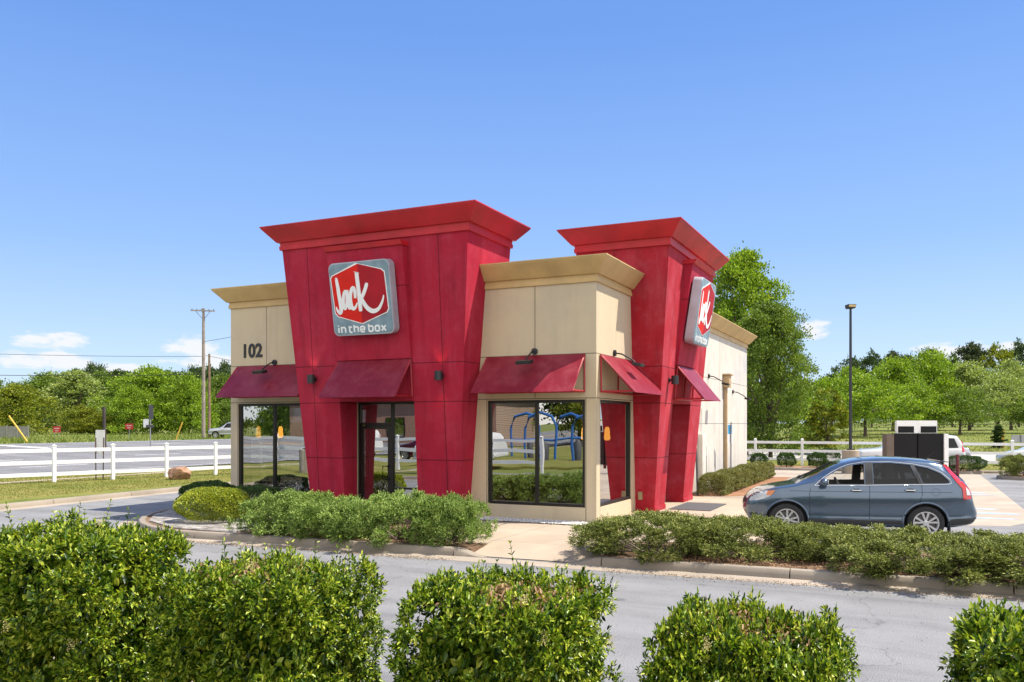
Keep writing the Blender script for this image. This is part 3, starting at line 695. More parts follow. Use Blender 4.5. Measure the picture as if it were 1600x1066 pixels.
# downpipe with its leader box, outlet box, meter cupboard and conduits on the long wall
m_beige = M_plain('beige_downpipe_paint', (0.42, 0.30, 0.17), 0.6)
mb = MB(); mb.box(XR+0.005, 32.05, 3.75, XR+0.24, 32.45, 4.2); mb.box(XR+0.005, 31.98, 4.2, XR+0.30, 32.52, 4.26); hb = mb.build('leader_box', m_beige, bld, bevel=0.01)
MB().box(XR+0.02, 32.18, 0.2, XR+0.13, 32.32, 3.75).build('downpipe', m_beige, bld)
m_pale = M_plain('pale_box_paint', (0.62, 0.58, 0.52), 0.6)
mb = MB(); mb.box(XR+0.004, 28.0, 0.5, XR+0.16, 28.55, 2.05); mb.build('meter_cupboard', m_pale, bld, bevel=0.01)
mb = MB(); mb.box(XR+0.004, 28.9, 1.3, XR+0.1, 29.1, 1.65); mb.build('switch_box', m_pale, bld, bevel=0.01)
MB().tube([(XR+0.05, 29.0, 0.2), (XR+0.05, 29.0, 1.3)], 0.025).build('conduit', m_black, bld, smooth=True)
MB().tube([(XR+0.05, 28.3, 2.05), (XR+0.05, 28.3, 2.9)], 0.02).build('conduit', m_pale, bld, smooth=True)
m_brass = M_plain('outlet_cover_metal', (0.35, 0.28, 0.18), 0.4, metal=0.5)
x2 = -6.35
mb = MB(); oy = 21.1-KL(0.55)
mb.hexa([(x2-0.06, oy-0.03, 0.45), (x2+0.06, oy-0.03, 0.45), (x2+0.06, oy+0.02, 0.45), (x2-0.06, oy+0.02, 0.45), (x2-0.06, oy-0.045, 0.66), (x2+0.06, oy-0.045, 0.66), (x2+0.06, oy+0.02, 0.66), (x2-0.06, oy+0.02, 0.66)])
mb.build('outlet_cover', m_brass, bld, bevel=0.008)

# ---- lamps on the walls (lit: the photograph shows their pools of light)
m_em, _t, _b = newmat('lamp_glow'); _b.inputs['Emission Color'].default_value = (1, 0.62, 0.25, 1); _b.inputs['Emission Strength'].default_value = 4
def wall_lamp(p, nrm, label, power=4):
    n = Vector(nrm).normalized(); r = empty('wall_lamp', p, 0, label, 'wall lamp', 'cylinder lamps on the red towers')
    c = Vector(p)+n*0.16
    mb = MB(); mb.lathe([(0.075, -0.11), (0.092, -0.11), (0.092, 0.11), (0.075, 0.11), (0.07, 0.08), (0.07, -0.08)], tuple(c), 20); mb.build('housing', m_black, r, smooth=True)
    t = n.cross(Vector((0, 0, 1)))
    mb = MB(); a = Vector(p)+n*0.004
    mb.tube([a, Vector(p)+n*0.09], 0.03, 8); mb.tube([a, a+n*0.02], 0.065, 12); mb.build('bracket', m_black, r, smooth=True)
    for s_ in (1, -1):
        li = bpy.data.lights.new('lamp_light', 'SPOT'); li.energy = power; li.color = (1, 0.7, 0.4); li.spot_size = R(75); li.spot_blend = 0.6; li.shadow_soft_size = 0.05
        lo = bpy.data.objects.new('lamp_light', li); COL.objects.link(lo); lo.parent = r
        lo.location = n*0.16+Vector((0, 0, 0.125*s_)); lo.rotation_euler = (0, 0, 0) if s_ < 0 else (R(180), 0, 0)
def on1(a, z): return Vector(P1(a, z))
wall_lamp(on1(0.30, 3.52), (0, -1, 0), 'black cylinder wall lamp left of the awning over the front door')
wall_lamp(on1(4.00, 3.52), (0, -1, 0), 'black cylinder wall lamp right of the awning over the front door')
wall_lamp(Vector(P2(0.42, 3.52)), (1, 0, 0), 'black cylinder wall lamp on the side of the right tower facing the car')
def goose(p, nrm, label):
    n = Vector(nrm); r = empty('gooseneck_lamp', p, 0, label, 'lamp', 'arm lamps over the awnings')
    MB().tube([Vector(p), Vector(p)+n*0.05], 0.075, 14).build('wall_plate', m_black, r, smooth=True)
    e = Vector(p)+n*0.55+Vector((0, 0, -0.27))
    MB().tube([Vector(p)+n*0.05, Vector(p)+n*0.2+Vector((0, 0, -0.03)), Vector(p)+n*0.45+Vector((0, 0, -0.17)), e], 0.018, 8).build('arm', m_black, r, smooth=True)
    t = n.cross(Vector((0, 0, 1))); mb = MB()
    up = Vector((0, 0, 1)); q = e+n*0.05
    P = [q-t*0.19-n*0.12-up*0.03, q+t*0.19-n*0.12-up*0.03, q+t*0.19+n*0.10-up*0.08, q-t*0.19+n*0.10-up*0.08]
    mb.hexa(P+[x+up*0.075+n*0.02 for x in P]); mb.build('lamp_head', m_black, r, bevel=0.02)
goose((-15.72, YF, 4.06), (0, -1, 0), 'black arm lamp over the awning beneath the house number')
goose((-8.0, YF, 4.08), (0, -1, 0), 'black arm lamp over the awning of the big front window')
goose((XR, 19.35, 4.08), (1, 0, 0), 'black arm lamp over the sunlit awning round the corner')
goose((XR, 29.6, 4.05), (1, 0, 0), 'black arm lamp on the pale long wall next to the red tower')
goose((XR, 33.9, 3.65), (1, 0, 0), 'black arm lamp on the pale long wall behind the downpipe')

# ---- illuminated box signs with the script and the cut cube
m_sblue = M_plain('sign_grey_blue_face', (0.20, 0.29, 0.35), 0.5, var=0.22, scale=3, spec=0.3)
m_sside = M_plain('sign_side_metal', (0.42, 0.45, 0.52), 0.4, metal=0.3)
m_sr1 = M_plain('sign_bright_red', (0.62, 0.018, 0.010), 0.55, var=0.1, spec=0.2); m_sr2 = M_plain('sign_dark_red', (0.36, 0.011, 0.022), 0.55, var=0.14, spec=0.2)
m_swh = M_plain('sign_white', (0.80, 0.81, 0.82), 0.35, var=0.04)
def rrect(w_, h_, r_, n=7):
    out = []
    for cx, cy, a0 in ((w_/2-r_, h_/2-r_, 0), (-w_/2+r_, h_/2-r_, 90), (-w_/2+r_, -h_/2+r_, 180), (w_/2-r_, -h_/2+r_, 270)):
        out += [(cx+r_*math.cos(R(a0+90*i/n)), cy+r_*math.sin(R(a0+90*i/n))) for i in range(n+1)]
    return out
# photo tracing of the sign, normalised: x right, y up, unit = sign width, centre 0
def box_sign(C, right, up, nrm, size, label):
    C, right, up, nrm = Vector(C), Vector(right), Vector(up), Vector(nrm)
    M = lambda x, y, d: C+right*(x*size)+up*(y*size)+nrm*d
    r = empty('shop_sign', C, 0, label, 'sign', 'box signs on the red towers'); th = 0.24
    oa = rrect(1, 1, 0.085); MB().prism(oa, lambda x, y: M(x, y, 0), lambda x, y: M(x, y, th)).build('cabinet', m_sside, r, bevel=0.012)
    face = MB().prism(rrect(0.965, 0.965, 0.075), lambda x, y: M(x, y, th-0.02), lambda x, y: M(x, y, th+0.012)).build('sign_face', m_sblue, r, bevel=0.006)
    # the cut cube
    hexo = [(-0.03, 0.478), (0.38, 0.375), (0.43, 0.335), (0.452, -0.17), (0.42, -0.215), (0.0, -0.352), (-0.40, -0.235), (-0.445, -0.185), (-0.472, 0.30), (-0.445, 0.335)]
    MB().prism([(x*1.0, y*1.0) for x, y in hexo], lambda x, y: M(x, y, th+0.010), lambda x, y: M(x, y, th+0.018)).build('emblem_border', m_swh, r)
    sh = lambda p: (p[0]*0.968, (p[1]-0.06)*0.968+0.06)
    hx = [sh(p) for p in hexo]
    MB().prism([(0, hx[0][1])]+hx[6:]+[(0, hx[5][1])][:0]+[] if False else [(0, hx[0][1]), (0, hx[5][1])]+hx[6:], lambda x, y: M(x, y, th+0.016), lambda x, y: M(x, y, th+0.023)).build('emblem_panel', m_sr1, r)
    MB().prism([(0, hx[0][1])]+hx[1:5]+[(0, hx[5][1])], lambda x, y: M(x, y, th+0.016), lambda x, y: M(x, y, th+0.0232)).build('emblem_panel', m_sr2, r)
    # script lettering, every stroke a swelling ribbon
    mb = MB(); z = th+0.0235; i_ = [0]
    def st(pts, k=9):
        stroke_mesh(mb, M, smooth_pts([(q[0]*0.93+0.012, q[1]*0.97, q[2]*0.95) for q in pts], k), 0.06, 0.006, z+0.0004*i_[0]); i_[0] += 1
    # J
    st([(-0.425, 0.295, 0.02), (-0.408, 0.285, 0.045), (-0.393, 0.17, 0.056), (-0.382, 0.045, 0.062), (-0.368, -0.07, 0.066), (-0.368, -0.145, 0.064), (-0.392, -0.186, 0.056), (-0.425, -0.165, 0.042), (-0.447, -0.125, 0.026), (-0.456, -0.095, 0.010)])
    # a
    st([(-0.250, 0.120, 0.03), (-0.275, 0.105, 0.046), (-0.302, 0.05, 0.052), (-0.318, -0.03, 0.054), (-0.310, -0.115, 0.050), (-0.285, -0.125, 0.044), (-0.260, -0.06, 0.042), (-0.245, 0.05, 0.042), (-0.240, 0.11, 0.044)])
    st([(-0.232, 0.128, 0.045), (-0.234, 0.03, 0.052), (-0.230, -0.07, 0.052), (-0.214, -0.125, 0.048), (-0.178, -0.115, 0.034)])
    # c
    st([(-0.098, 0.005, 0.04), (-0.094, 0.09, 0.054), (-0.112, 0.148, 0.052), (-0.145, 0.135, 0.054), (-0.178, 0.06, 0.058), (-0.186, -0.03, 0.058), (-0.170, -0.115, 0.056), (-0.138, -0.14, 0.050), (-0.098, -0.11, 0.036), (-0.068, -0.06, 0.020)])
    # k: stem, arm, leg with the long smile
    st([(-0.037, 0.355, 0.045), (-0.036, 0.345, 0.062), (-0.030, 0.18, 0.064), (-0.024, 0.03, 0.066), (-0.022, -0.11, 0.064), (-0.021, -0.165, 0.058), (-0.020, -0.182, 0.046)])
    st([(0.130, 0.205, 0.030), (0.122, 0.185, 0.052), (0.085, 0.11, 0.056), (0.035, 0.03, 0.054), (-0.005, -0.015, 0.05)])
    st([(0.005, 0.01, 0.05), (0.04, -0.06, 0.062), (0.095, -0.135, 0.066), (0.165, -0.182, 0.066), (0.235, -0.188, 0.060), (0.305, -0.155, 0.048), (0.36, -0.085, 0.036), (0.392, -0.02, 0.026), (0.402, 0.02, 0.016)], 10)
    mb.build('script_lettering', m_swh, r)
    # squared lower lettering
    mb = MB(); z = th+0.0125; w_ = 0.023
    def s2(pts): stroke_mesh(mb, M, pts, w_, 0.005, z+0.0004*(i_[0] % 9)); i_[0] += 1
    y0, xh, yt = -0.455, 0.070, 0.098; x = -0.405
    def ln(*p): s2([(x+a, y0+b) for a, b in p])
    Wd = 0.066
    ln((0, 0), (0, xh)); ln((0, xh+0.018), (0, xh+0.034)); x += 0.046                     # i
    ln((0, 0), (0, xh), (Wd-0.012, xh), (Wd, xh-0.012), (Wd, 0)); x += Wd+0.070          # n
    ln((0, yt-0.01), (0, 0.012), (0.012, 0), (0.042, 0)); ln((-0.016, xh), (0.042, xh)); x += 0.078   # t
    ln((0, 0), (0, yt)); ln((0, xh), (Wd-0.012, xh), (Wd, xh-0.012), (Wd, 0)); x += Wd+0.040          # h
    ln((Wd, 0), (0.012, 0), (0, 0.012), (0, xh-0.012), (0.012, xh), (Wd-0.012, xh), (Wd, xh-0.012), (Wd, 0.031), (0.004, 0.031)); x += Wd+0.070  # e
    ln((0, 0), (0, yt)); ln((0, xh), (Wd-0.012, xh), (Wd, xh-0.012), (Wd, 0.012), (Wd-0.012, 0), (0, 0)); x += Wd+0.040              # b
    ln((0.012, 0), (0, 0.012), (0, xh-0.012), (0.012, xh), (Wd-0.012, xh), (Wd, xh-0.012), (Wd, 0.012), (Wd-0.012, 0), (0.012, 0)); x += Wd+0.036   # o
    ln((0, 0), (Wd, xh)); ln((0, xh), (Wd, 0))                                          # x
    mb.build('lower_lettering', m_swh, r)
    return r
def sign_frame(Pt, T, M, k, ac, zc):
    s_ = LEAN+0.20/2.67
    b = -k(zc)-T(zc)
    return M(ac, b, zc), s_
c1, sl = sign_frame(P1, T1, M1, KL, 2.12, 5.42)
box_sign(Vector(c1)+Vector((0, -0.04, 0)), (1, 0, 0), Vector((0, -sl, 1)).normalized(), Vector((0, -1, -sl)).normalized(), 1.74, 'square box sign with red cube emblem on the front tower above the door')
c2, sl = sign_frame(P2, T2, M2, KL, 1.965, 5.42)
box_sign(Vector(c2)+Vector((0.04, 0, 0)), (0, 1, 0), Vector((sl, 0, 1)).normalized(), Vector((1, 0, -sl)).normalized(), 1.74, 'square box sign seen edge-on on the right tower')

# ---- things inside, seen through the glass
m_amber, _t, _b = newmat('amber_lamp_glass'); _b.inputs['Base Color'].default_value = (0.8, 0.4, 0.06, 1); _b.inputs['Emission Color'].default_value = (1, 0.45, 0.06, 1); _b.inputs['Emission Strength'].default_value = 1.7
def pendant(x, y, label):
    r = empty('pendant_lamp', (x, y, 2.2), 0, label, 'lamp', 'amber pendant lamps inside the windows')
    MB().lathe([(0.03, 2.32), (0.062, 2.27), (0.08, 2.02), (0.05, 1.98)], (x, y, 0), 14).build('lamp_shade', m_amber, r, smooth=True)
    MB().tube([(x, y, 2.34), (x, y, 3.14)], 0.012, 6).build('cord', m_black, r)
pendant(-16.8, 19.6, 'amber pendant lamp behind the window under the house number')
pendant(-6.95, 20.2, 'amber pendant lamp behind the narrow side window')
pendant(-7.6, 20.3, 'amber pendant lamp near the right edge of the big front window')
pendant(-13.2, 19.9, 'amber pendant lamp above the front door glass')
m_ctop = M_plain('table_laminate', (0.28, 0.20, 0.13), 0.4); m_cleg = M_plain('chair_metal', (0.03, 0.03, 0.032), 0.4); m_cback = M_plain('chair_plywood', (0.20, 0.13, 0.06), 0.5)
tp = empty('cafe_table', (-15.9, 19.5, 0.155), 0, 'small square cafe table behind the left window', 'table')
MB().cbox((-15.9, 19.5, 0.89), 0.65, 0.65, 0.035).build('tabletop', m_ctop, tp, bevel=0.006)
MB().tube([(-15.9, 19.5, 0.19), (-15.9, 19.5, 0.87)], 0.03).build('pedestal', m_cleg, tp); MB().lathe([(0.25, 0.157), (0.24, 0.185), (0.04, 0.20)], (-15.9, 19.5, 0), 20).build('foot', m_cleg, tp)
def chair(x, y, rz, label):
    r = empty('cafe_chair', (x, y, 0.155), rz, label, 'chair', 'chairs inside the restaurant')
    MB().box(-0.2, -0.2, 0.43, 0.2, 0.2, 0.455).build('seat', m_cback, r, local=True, bevel=0.01)
    MB().prism(rrect(0.42, 0.2, 0.09), lambda a, b: (a, 0.2, 0.76+b), lambda a, b: (a, 0.222, 0.76+b)).build('backrest', m_cback, r, local=True)
    for a in (-0.17, 0.17):
        MB().tube([(a, 0.21, 0.72), (a, 0.19, 0.42), (a, 0.23, 0)], 0.013, 6).build('leg', m_cleg, r, local=True)
        MB().tube([(a, -0.16, 0.43), (a, -0.2, 0)], 0.013, 6).build('leg', m_cleg, r, local=True)
    return r
_a = chair(-16.80, 18.75, R(185), 'bentwood backed chair nearest the left window corner'); _b2 = chair(-16.25, 18.8, R(172), 'bentwood backed chair right of the chair in the corner'); _a.scale = _b2.scale = (1, 1, 1.3)
# door mats
m_mat = M_plain('rubber_mat', (0.075, 0.075, 0.08), 0.9, scale=30, var=0.4)
mb = MB(); mb.box(-5.85, 21.9, 0.151, -4.75, 24.0, 0.165)
tag(mb.build('door_mat', m_mat), 'grey ribbed mat on the walk at the side door', 'mat')
# ================================================================== plants
def M_leaf(name, stops, trans=0.3, rough=0.45, spec=0.35, ns=5.0):
    m, t, b = newmat(name); out = t.nodes['Material Output']
    ge = nd(t, 'ShaderNodeNewGeometry')
    f = mth(t, 'ADD', mth(t, 'MULTIPLY', ge.outputs['Random Per Island'], 0.55), mth(t, 'MULTIPLY', noise(t, ns, 2), 0.45))
    col = ramp(t, f, stops)
    lk(t, col, b.inputs['Base Color']); b.inputs['Roughness'].default_value = rough; b.inputs['Specular IOR Level'].default_value = spec
    tl = nd(t, 'ShaderNodeBsdfTranslucent'); br = mixc(t, 1.0, col, (1.25, 1.3, 0.55), 'MULTIPLY'); lk(t, br, tl.inputs[0])
    mx = nd(t, 'ShaderNodeMixShader'); mx.inputs[0].default_value = trans; lk(t, b.outputs[0], mx.inputs[1]); lk(t, tl.outputs[0], mx.inputs[2])
    lk(t, mx.outputs[0], out.inputs[0]); return m
rng = np.random.default_rng(11)
def unit(a): return a/np.maximum(np.linalg.norm(a, axis=-1, keepdims=True), 1e-9)
def rdir(n): return unit(rng.normal(size=(n, 3)))
def leaf6(P, Dr, L, W, fold=0.25, droop=0.12):
    """oval leaf folded along its rib: 6 corners, 2 quads"""
    n = len(P); L = np.broadcast_to(L, (n,))[:, None]; W = np.broadcast_to(W, (n,))[:, None]
    S_ = unit(np.cross(Dr, np.array([0, 0, 1.0])+0.35*rng.normal(size=(n, 3)))); N_ = np.cross(S_, Dr)
    tip = P+Dr*L-N_*L*droop
    l1 = P+Dr*L*0.30+S_*W*0.46+N_*W*fold; l2 = P+Dr*L*0.68+S_*W*0.40+N_*W*fold*0.8-N_*L*droop*0.5
    r1 = P+Dr*L*0.30-S_*W*0.46+N_*W*fold; r2 = P+Dr*L*0.68-S_*W*0.40+N_*W*fold*0.8-N_*L*droop*0.5
    V = np.stack([P, l1, l2, tip, r2, r1], 1).reshape(-1, 3); b = (np.arange(n)*6)[:, None]
    Fq = np.concatenate([b+np.array([[0, 3, 2, 1]]), b+np.array([[0, 5, 4, 3]])], 0)
    return V, Fq
def leaf4(P, Dr, L, W, up=None):
    n = len(P); L = np.broadcast_to(L, (n,))[:, None]; W = np.broadcast_to(W, (n,))[:, None]
    S_ = unit(np.cross(Dr, rdir(n)))
    V = np.stack([P, P+Dr*L*0.45+S_*W*0.5, P+Dr*L, P+Dr*L*0.45-S_*W*0.5], 1).reshape(-1, 3)
    return V, (np.arange(n)*4)[:, None]+np.array([[0, 1, 2, 3]])
def cat(parts):
    Vs, Fs, o = [], [], 0
    for V, Fq in parts: Vs.append(V); Fs.append(Fq+o); o += len(V)
    return np.concatenate(Vs), np.concatenate(Fs)
def lumps(d, k, amp, seed):
    r = np.random.default_rng(seed); o = np.zeros(len(d))
    for i in range(k):
        a = unit(r.normal(size=3)); f = r.uniform(2.5, 7); o += amp/math.sqrt(k)*np.sin(f*(d@a)*2+r.uniform(0, 6))
    return o
def superell(n, dims, p, seed, amp):
    """points and outward normals on a lumpy rounded box standing on z = 0"""
    a = rng.uniform(-1, 1, size=(n*2, 3)); face = rng.integers(0, 6, n*2)
    w_ = np.array([dims[1]*dims[2], dims[0]*dims[2], dims[0]*dims[1]]); pr = np.array([w_[0], w_[0], w_[1], w_[1], w_[2], w_[2]*0.15]); pr = pr/pr.sum()
    face = rng.choice(6, n, p=pr); a = a[:n]
    ax = face//2; sg = np.where(face % 2 == 0, 1.0, -1.0); a[np.arange(n), ax] = sg
    r = (np.abs(a)**p).sum(1)**(1/p); q = a/r[:, None]
    N_ = unit(np.sign(q)*np.abs(q)**(p-1)/np.array(dims)*2)
    q = q*(1+lumps(q, 9, amp, seed))[:, None]
    P = q*np.array(dims)/2; P[:, 2] += dims[2]/2
    return P, N_
UP = np.array([0, 0, 1.0])
# ---- the trimmed broad-leaved hedge in the foreground
m_hedge = M_leaf('hedge_leaf', [(0.24, (0.013, 0.040, 0.005)), (0.42, (0.075, 0.15, 0.011)), (0.60, (0.25, 0.35, 0.026)), (0.78, (0.52, 0.55, 0.07))], 0.28, 0.33, 0.4)
m_hdry = M_leaf('hedge_dry_leaf', [(0.2, (0.20, 0.11, 0.05)), (0.7, (0.42, 0.27, 0.15))], 0.2, 0.5)
m_hcore = M_plain('twig_bark', (0.045, 0.035, 0.022), 0.9, var=0.4, scale=12)
m_bud = M_plain('flower_bud', (0.55, 0.47, 0.20), 0.7, var=0.2, scale=30)
def sprigs(P, D0, stem, L, W, pairs):
    parts = []; n = len(P); side = unit(np.cross(D0, rdir(n))); other = np.cross(D0, side)
    for k in range(pairs):
        t = (k+0.6)/pairs; s_ = side if k % 2 == 0 else other
        for sg in (1, -1):
            base = P+D0*(stem*t)[:, None]; dr = unit(D0*(0.45+0.35*t)+s_*sg*(0.95-0.4*t)+0.22*rng.normal(size=(n, 3)))
            sc = rng.uniform(0.5, 1.15, n)*(1-0.25*t)
            parts.append(leaf6(base, dr, L*sc, W*sc))
    parts.append(leaf6(P+D0*stem[:, None], unit(D0+0.2*rng.normal(size=(n, 3))), L*0.75, W*0.7))
    return parts
hedges = []
def make_hedge(seed, dims, n, nshoot, tall):
    K = 330; C, NC = superell(K, dims, 8.0, seed, 0.05); C = C-NC*rng.uniform(0.0, 0.07, K)[:, None]
    idx = rng.integers(0, K, n); hd_ = unit(rng.normal(size=(n, 3))+NC[idx]*0.9+UP*0.25); rr_ = rng.uniform(0.045, 0.105, K)
    P = C[idx]+hd_*(rr_[idx]*rng.uniform(0.25, 1.0, n)**0.5)[:, None]; N_ = unit(hd_*0.7+NC[idx]*0.5)
    keep = (P[:, 2] > 0.10+0.25*rng.uniform(size=n)**2); P, N_ = P[keep], N_[keep]; n = len(P)
    D0 = unit(N_*0.8+UP*0.40+0.35*rng.normal(size=(n, 3)))
    parts = sprigs(P, D0, rng.uniform(0.055, 0.11, n), 0.062, 0.030, 3)
    # upright shoots at the top
    ns = nshoot; q = np.stack([rng.uniform(-0.46, 0.46, ns)*dims[0], rng.uniform(-0.46, 0.46, ns)*dims[1], np.full(ns, dims[2]*0.98)], 1)
    hs_ = rng.exponential(0.03, ns)+0.03; big = rng.choice(ns, 18 if tall > 0.15 else 14, replace=False); hs_[big] += tall*rng.uniform(0.5, 1.6, len(big))
    hs_ = np.minimum(hs_, 0.36); d = unit(UP+0.22*rng.normal(size=(ns, 3))); stems = MB()
    for i in range(ns):
        m_ = max(2, int(hs_[i]/0.035)); pp = q[i]+d[i]*np.linspace(0, hs_[i], m_)[:, None]
        if hs_[i] > 0.15: stems.tube([tuple(q[i]-d[i]*0.1), tuple(q[i]+d[i]*hs_[i])], [0.004, 0.002], 4)
        for k in range(m_):
            s_ = unit(np.cross(d[i], rdir(1)[0])); t = k/m_
            bs = np.stack([pp[k], pp[k]]); dr = unit(np.stack([d[i]*0.7+s_, d[i]*0.7-s_])+0.15*rng.normal(size=(2, 3)))
            parts.append(leaf6(bs, dr, 0.06*(1-0.35*t), 0.028*(1-0.35*t)))
    # loose leaves inside, so the depth is leafy
    for fr_, m_ in ((0.86, n), (0.66, n)):
        Pi, Ni = superell(m_, [x*fr_ for x in dims], 5.0, seed, 0.1); Pi[:, 2] += dims[2]*(1-fr_)*0.45
        parts.append(leaf6(Pi, rdir(m_), 0.085, 0.05))
    V, Fq = cat(parts); me = np_mesh('foliage', V, Fq, 4)
    # dry patch of leaves on the clipped top
    nd_ = 800; q = np.stack([rng.normal(0.08, 0.22, nd_)*dims[0], rng.normal(0, 0.2, nd_)*dims[1], np.full(nd_, dims[2])*rng.uniform(1.0, 1.075, nd_)], 1)
    q = q[(np.abs(q[:, 0]) < dims[0]*0.46) & (np.abs(q[:, 1]) < dims[1]*0.44)]
    V, Fq = leaf6(q, unit(UP*0.5+rdir(len(q))), 0.045, 0.02); dry = np_mesh('dry_leaves', V, Fq, 4)
    br = MB()
    for i in range(26):
        a = rng.uniform(0, 6.28); e = np.array([math.cos(a)*dims[0]*0.40*rng.uniform(.3, 1), math.sin(a)*dims[1]*0.40*rng.uniform(.3, 1), dims[2]*rng.uniform(0.6, 0.95)])
        mid = e*np.array([0.35, 0.35, 0.4])+0.04*rng.normal(size=3); br.tube([(0.06*math.cos(a), 0.06*math.sin(a), 0), tuple(mid), tuple(e)], [0.014, 0.010, 0.004], 5)
    br.v += []; b0 = len(br.v); br.add(stems.v, stems.f)
    Pc = []
    for i in range(9):
        f, nn_ = superell(1, dims, 5.0, seed, 0.1); Pc.append((f[0]+nn_[0]*0.12, nn_[0]))
    return me, dry, br, Pc
def bud_mesh(seed):
    r = np.random.default_rng(seed); mb = MB()
    for i in range(46):
        p = r.normal(size=3)*np.array([0.024, 0.024, 0.02])+np.array([0, 0, 0.03]); s_ = r.uniform(0.003, 0.0055)
        mb.add([(p[0]+a*s_, p[1]+b*s_, p[2]+c*s_) for a, b, c in ((1,0,0),(-1,0,0),(0,1,0),(0,-1,0),(0,0,1),(0,0,-1))],
               [(0,2,4),(2,1,4),(1,3,4),(3,0,4),(2,0,5),(1,2,5),(3,1,5),(0,3,5)])
    for i in range(6):
        p = r.normal(size=3)*0.02; mb.tube([(0, 0, -0.02), (p[0], p[1], 0.03)], 0.0015, 3)
    return mb
bud_me = None
hv = [make_hedge(21, (1.62, 1.12, 1.22), 6000, 90, 0.13), make_hedge(33, (1.72, 1.15, 1.22), 6000, 90, 0.05), make_hedge(47, (2.0, 1.2, 1.22), 7000, 150, 0.22)]
hb_ = []
def hedge(i, x, y, sc, rz, label, nb=8, dryness=True):
    me, dry, br, Pc = hv[i]; r = empty('hedge_bush', (x, y, 0.11), rz, label, 'hedge bush', 'clipped bushes along the near kerb'); r.scale = sc
    link('foliage', me, m_hedge, r)
    if dryness: link('dry_leaves', dry, m_hdry, r)
    if len(hb_) <= i:
        o = br.build('branches', m_hcore, r, local=True, smooth=True); hb_.append(o)
    else: link('branches', hb_[i].data, None, r)
    global bud_me
    for k, (p, nn_) in enumerate(Pc[:nb]):
        if bud_me is None:
            o = bud_mesh(5).build('flower_cluster', m_bud, r, local=True); bud_me = o.data
        else: o = link('flower_cluster', bud_me, None, r)
        o.location = tuple(p); o.rotation_euler = tuple(Vector(nn_).to_track_quat('Z', 'Y').to_euler())
    return r
hedge(0, -2.31, 4.80, (0.67, 0.84, 0.97), 0, 'clipped green bush in the foreground centre before the aisle', 9)
hedge(1, -0.83, 4.80, (0.535, 0.80, 0.93), R(180), 'clipped bush with the brownest top in front of the parked car', 5)
hedge(2, -4.25, 4.85, (0.63, 0.84, 0.945), R(180), 'clipped bush below the front door, second from the left', 8)
hedge(2, -6.36, 4.90, (0.84, 0.85, 1.04), 0, 'tall shaggy bush with long shoots at the lower left', 6, False)
hedge(1, -8.6, 4.85, (0.84, 0.8, 1.0), R(180), 'bush cut off by the left edge of the photo', 3, False)
hedge(0, 0.88, 4.80, (0.76, 0.84, 1.02), R(180), 'clipped bush cut off by the lower right corner', 3, False)

# ---- low spreading junipers
m_jun = M_leaf('juniper_needles', [(0.22, (0.022, 0.034, 0.009)), (0.42, (0.10, 0.135, 0.028)), (0.60, (0.26, 0.30, 0.07)), (0.78, (0.46, 0.47, 0.16))], 0.15, 0.6, 0.2, 2.6)
m_jun2 = M_leaf('juniper_needles_green', [(0.22, (0.022, 0.045, 0.010)), (0.42, (0.10, 0.18, 0.032)), (0.58, (0.28, 0.41, 0.085)), (0.76, (0.48, 0.58, 0.19))], 0.15, 0.6, 0.2, 2.6)
m_jwood = M_plain('juniper_wood', (0.16, 0.12, 0.10), 0.9, var=0.35, scale=10)
def juniper_mesh(seed, dims, n):
    K = 150; C, NC = superell(K, dims, 3.2, seed, 0.22); C = C-NC*rng.uniform(0.02, 0.14, K)[:, None]; hole = lumps(C*1.6, 6, 1.0, seed+3); ok = (hole > -1.35) & (C[:, 2] > 0.04); C, NC = C[ok], NC[ok]; K = len(C)
    idx = rng.integers(0, K, n); hd_ = unit(rng.normal(size=(n, 3))+NC[idx]*0.8+UP*0.45); rr_ = rng.uniform(0.09, 0.19, K)
    P = C[idx]+hd_*(rr_[idx]*rng.uniform(0.2, 1.0, n)**0.5)[:, None]; keep = P[:, 2] > 0.03; P, hd_, idx = P[keep], hd_[keep], idx[keep]; n = len(P)
    D0 = unit(hd_*0.75+NC[idx]*0.45+UP*0.38+0.22*rng.normal(size=(n, 3))); L = rng.uniform(0.07, 0.17, n); parts = []
    S_ = unit(np.cross(D0, rdir(n))); O_ = np.cross(D0, S_)
    for k in range(12):
        t = (k+0.5)/12; a = rng.uniform(0, 6.28, n)[:, None]
        sd = S_*np.cos(a)+O_*np.sin(a); base = P+D0*(L*t)[:, None]+0.006*rng.normal(size=(n, 3))
        parts.append(leaf4(base, unit(D0*0.8+sd*(0.85-0.5*t)), (0.058*(1-0.45*t))*rng.uniform(0.7, 1.2, n), 0.0165))
    V, Fq = cat(parts); fo = np_mesh('foliage', V, Fq, 4)
    br = MB()
    for i in range(30):
        a = rng.uniform(0, 6.28); rr_ = rng.uniform(0.55, 0.95)
        e = (math.cos(a)*dims[0]*0.5*rr_, math.sin(a)*dims[1]*0.5*rr_, dims[2]*rng.uniform(0.15, 0.7)); br.tube([(0.1*math.cos(a), 0.1*math.sin(a), 0), (e[0]*0.5, e[1]*0.5, e[2]*0.35+0.04), e], [0.02, 0.013, 0.004], 5)
    return fo, br
jv = [juniper_mesh(3, (2.2, 1.7, 0.82), 7000), juniper_mesh(8, (2.6, 1.8, 0.80), 8000), juniper_mesh(14, (1.9, 1.7, 0.85), 6600)]
jb = {}
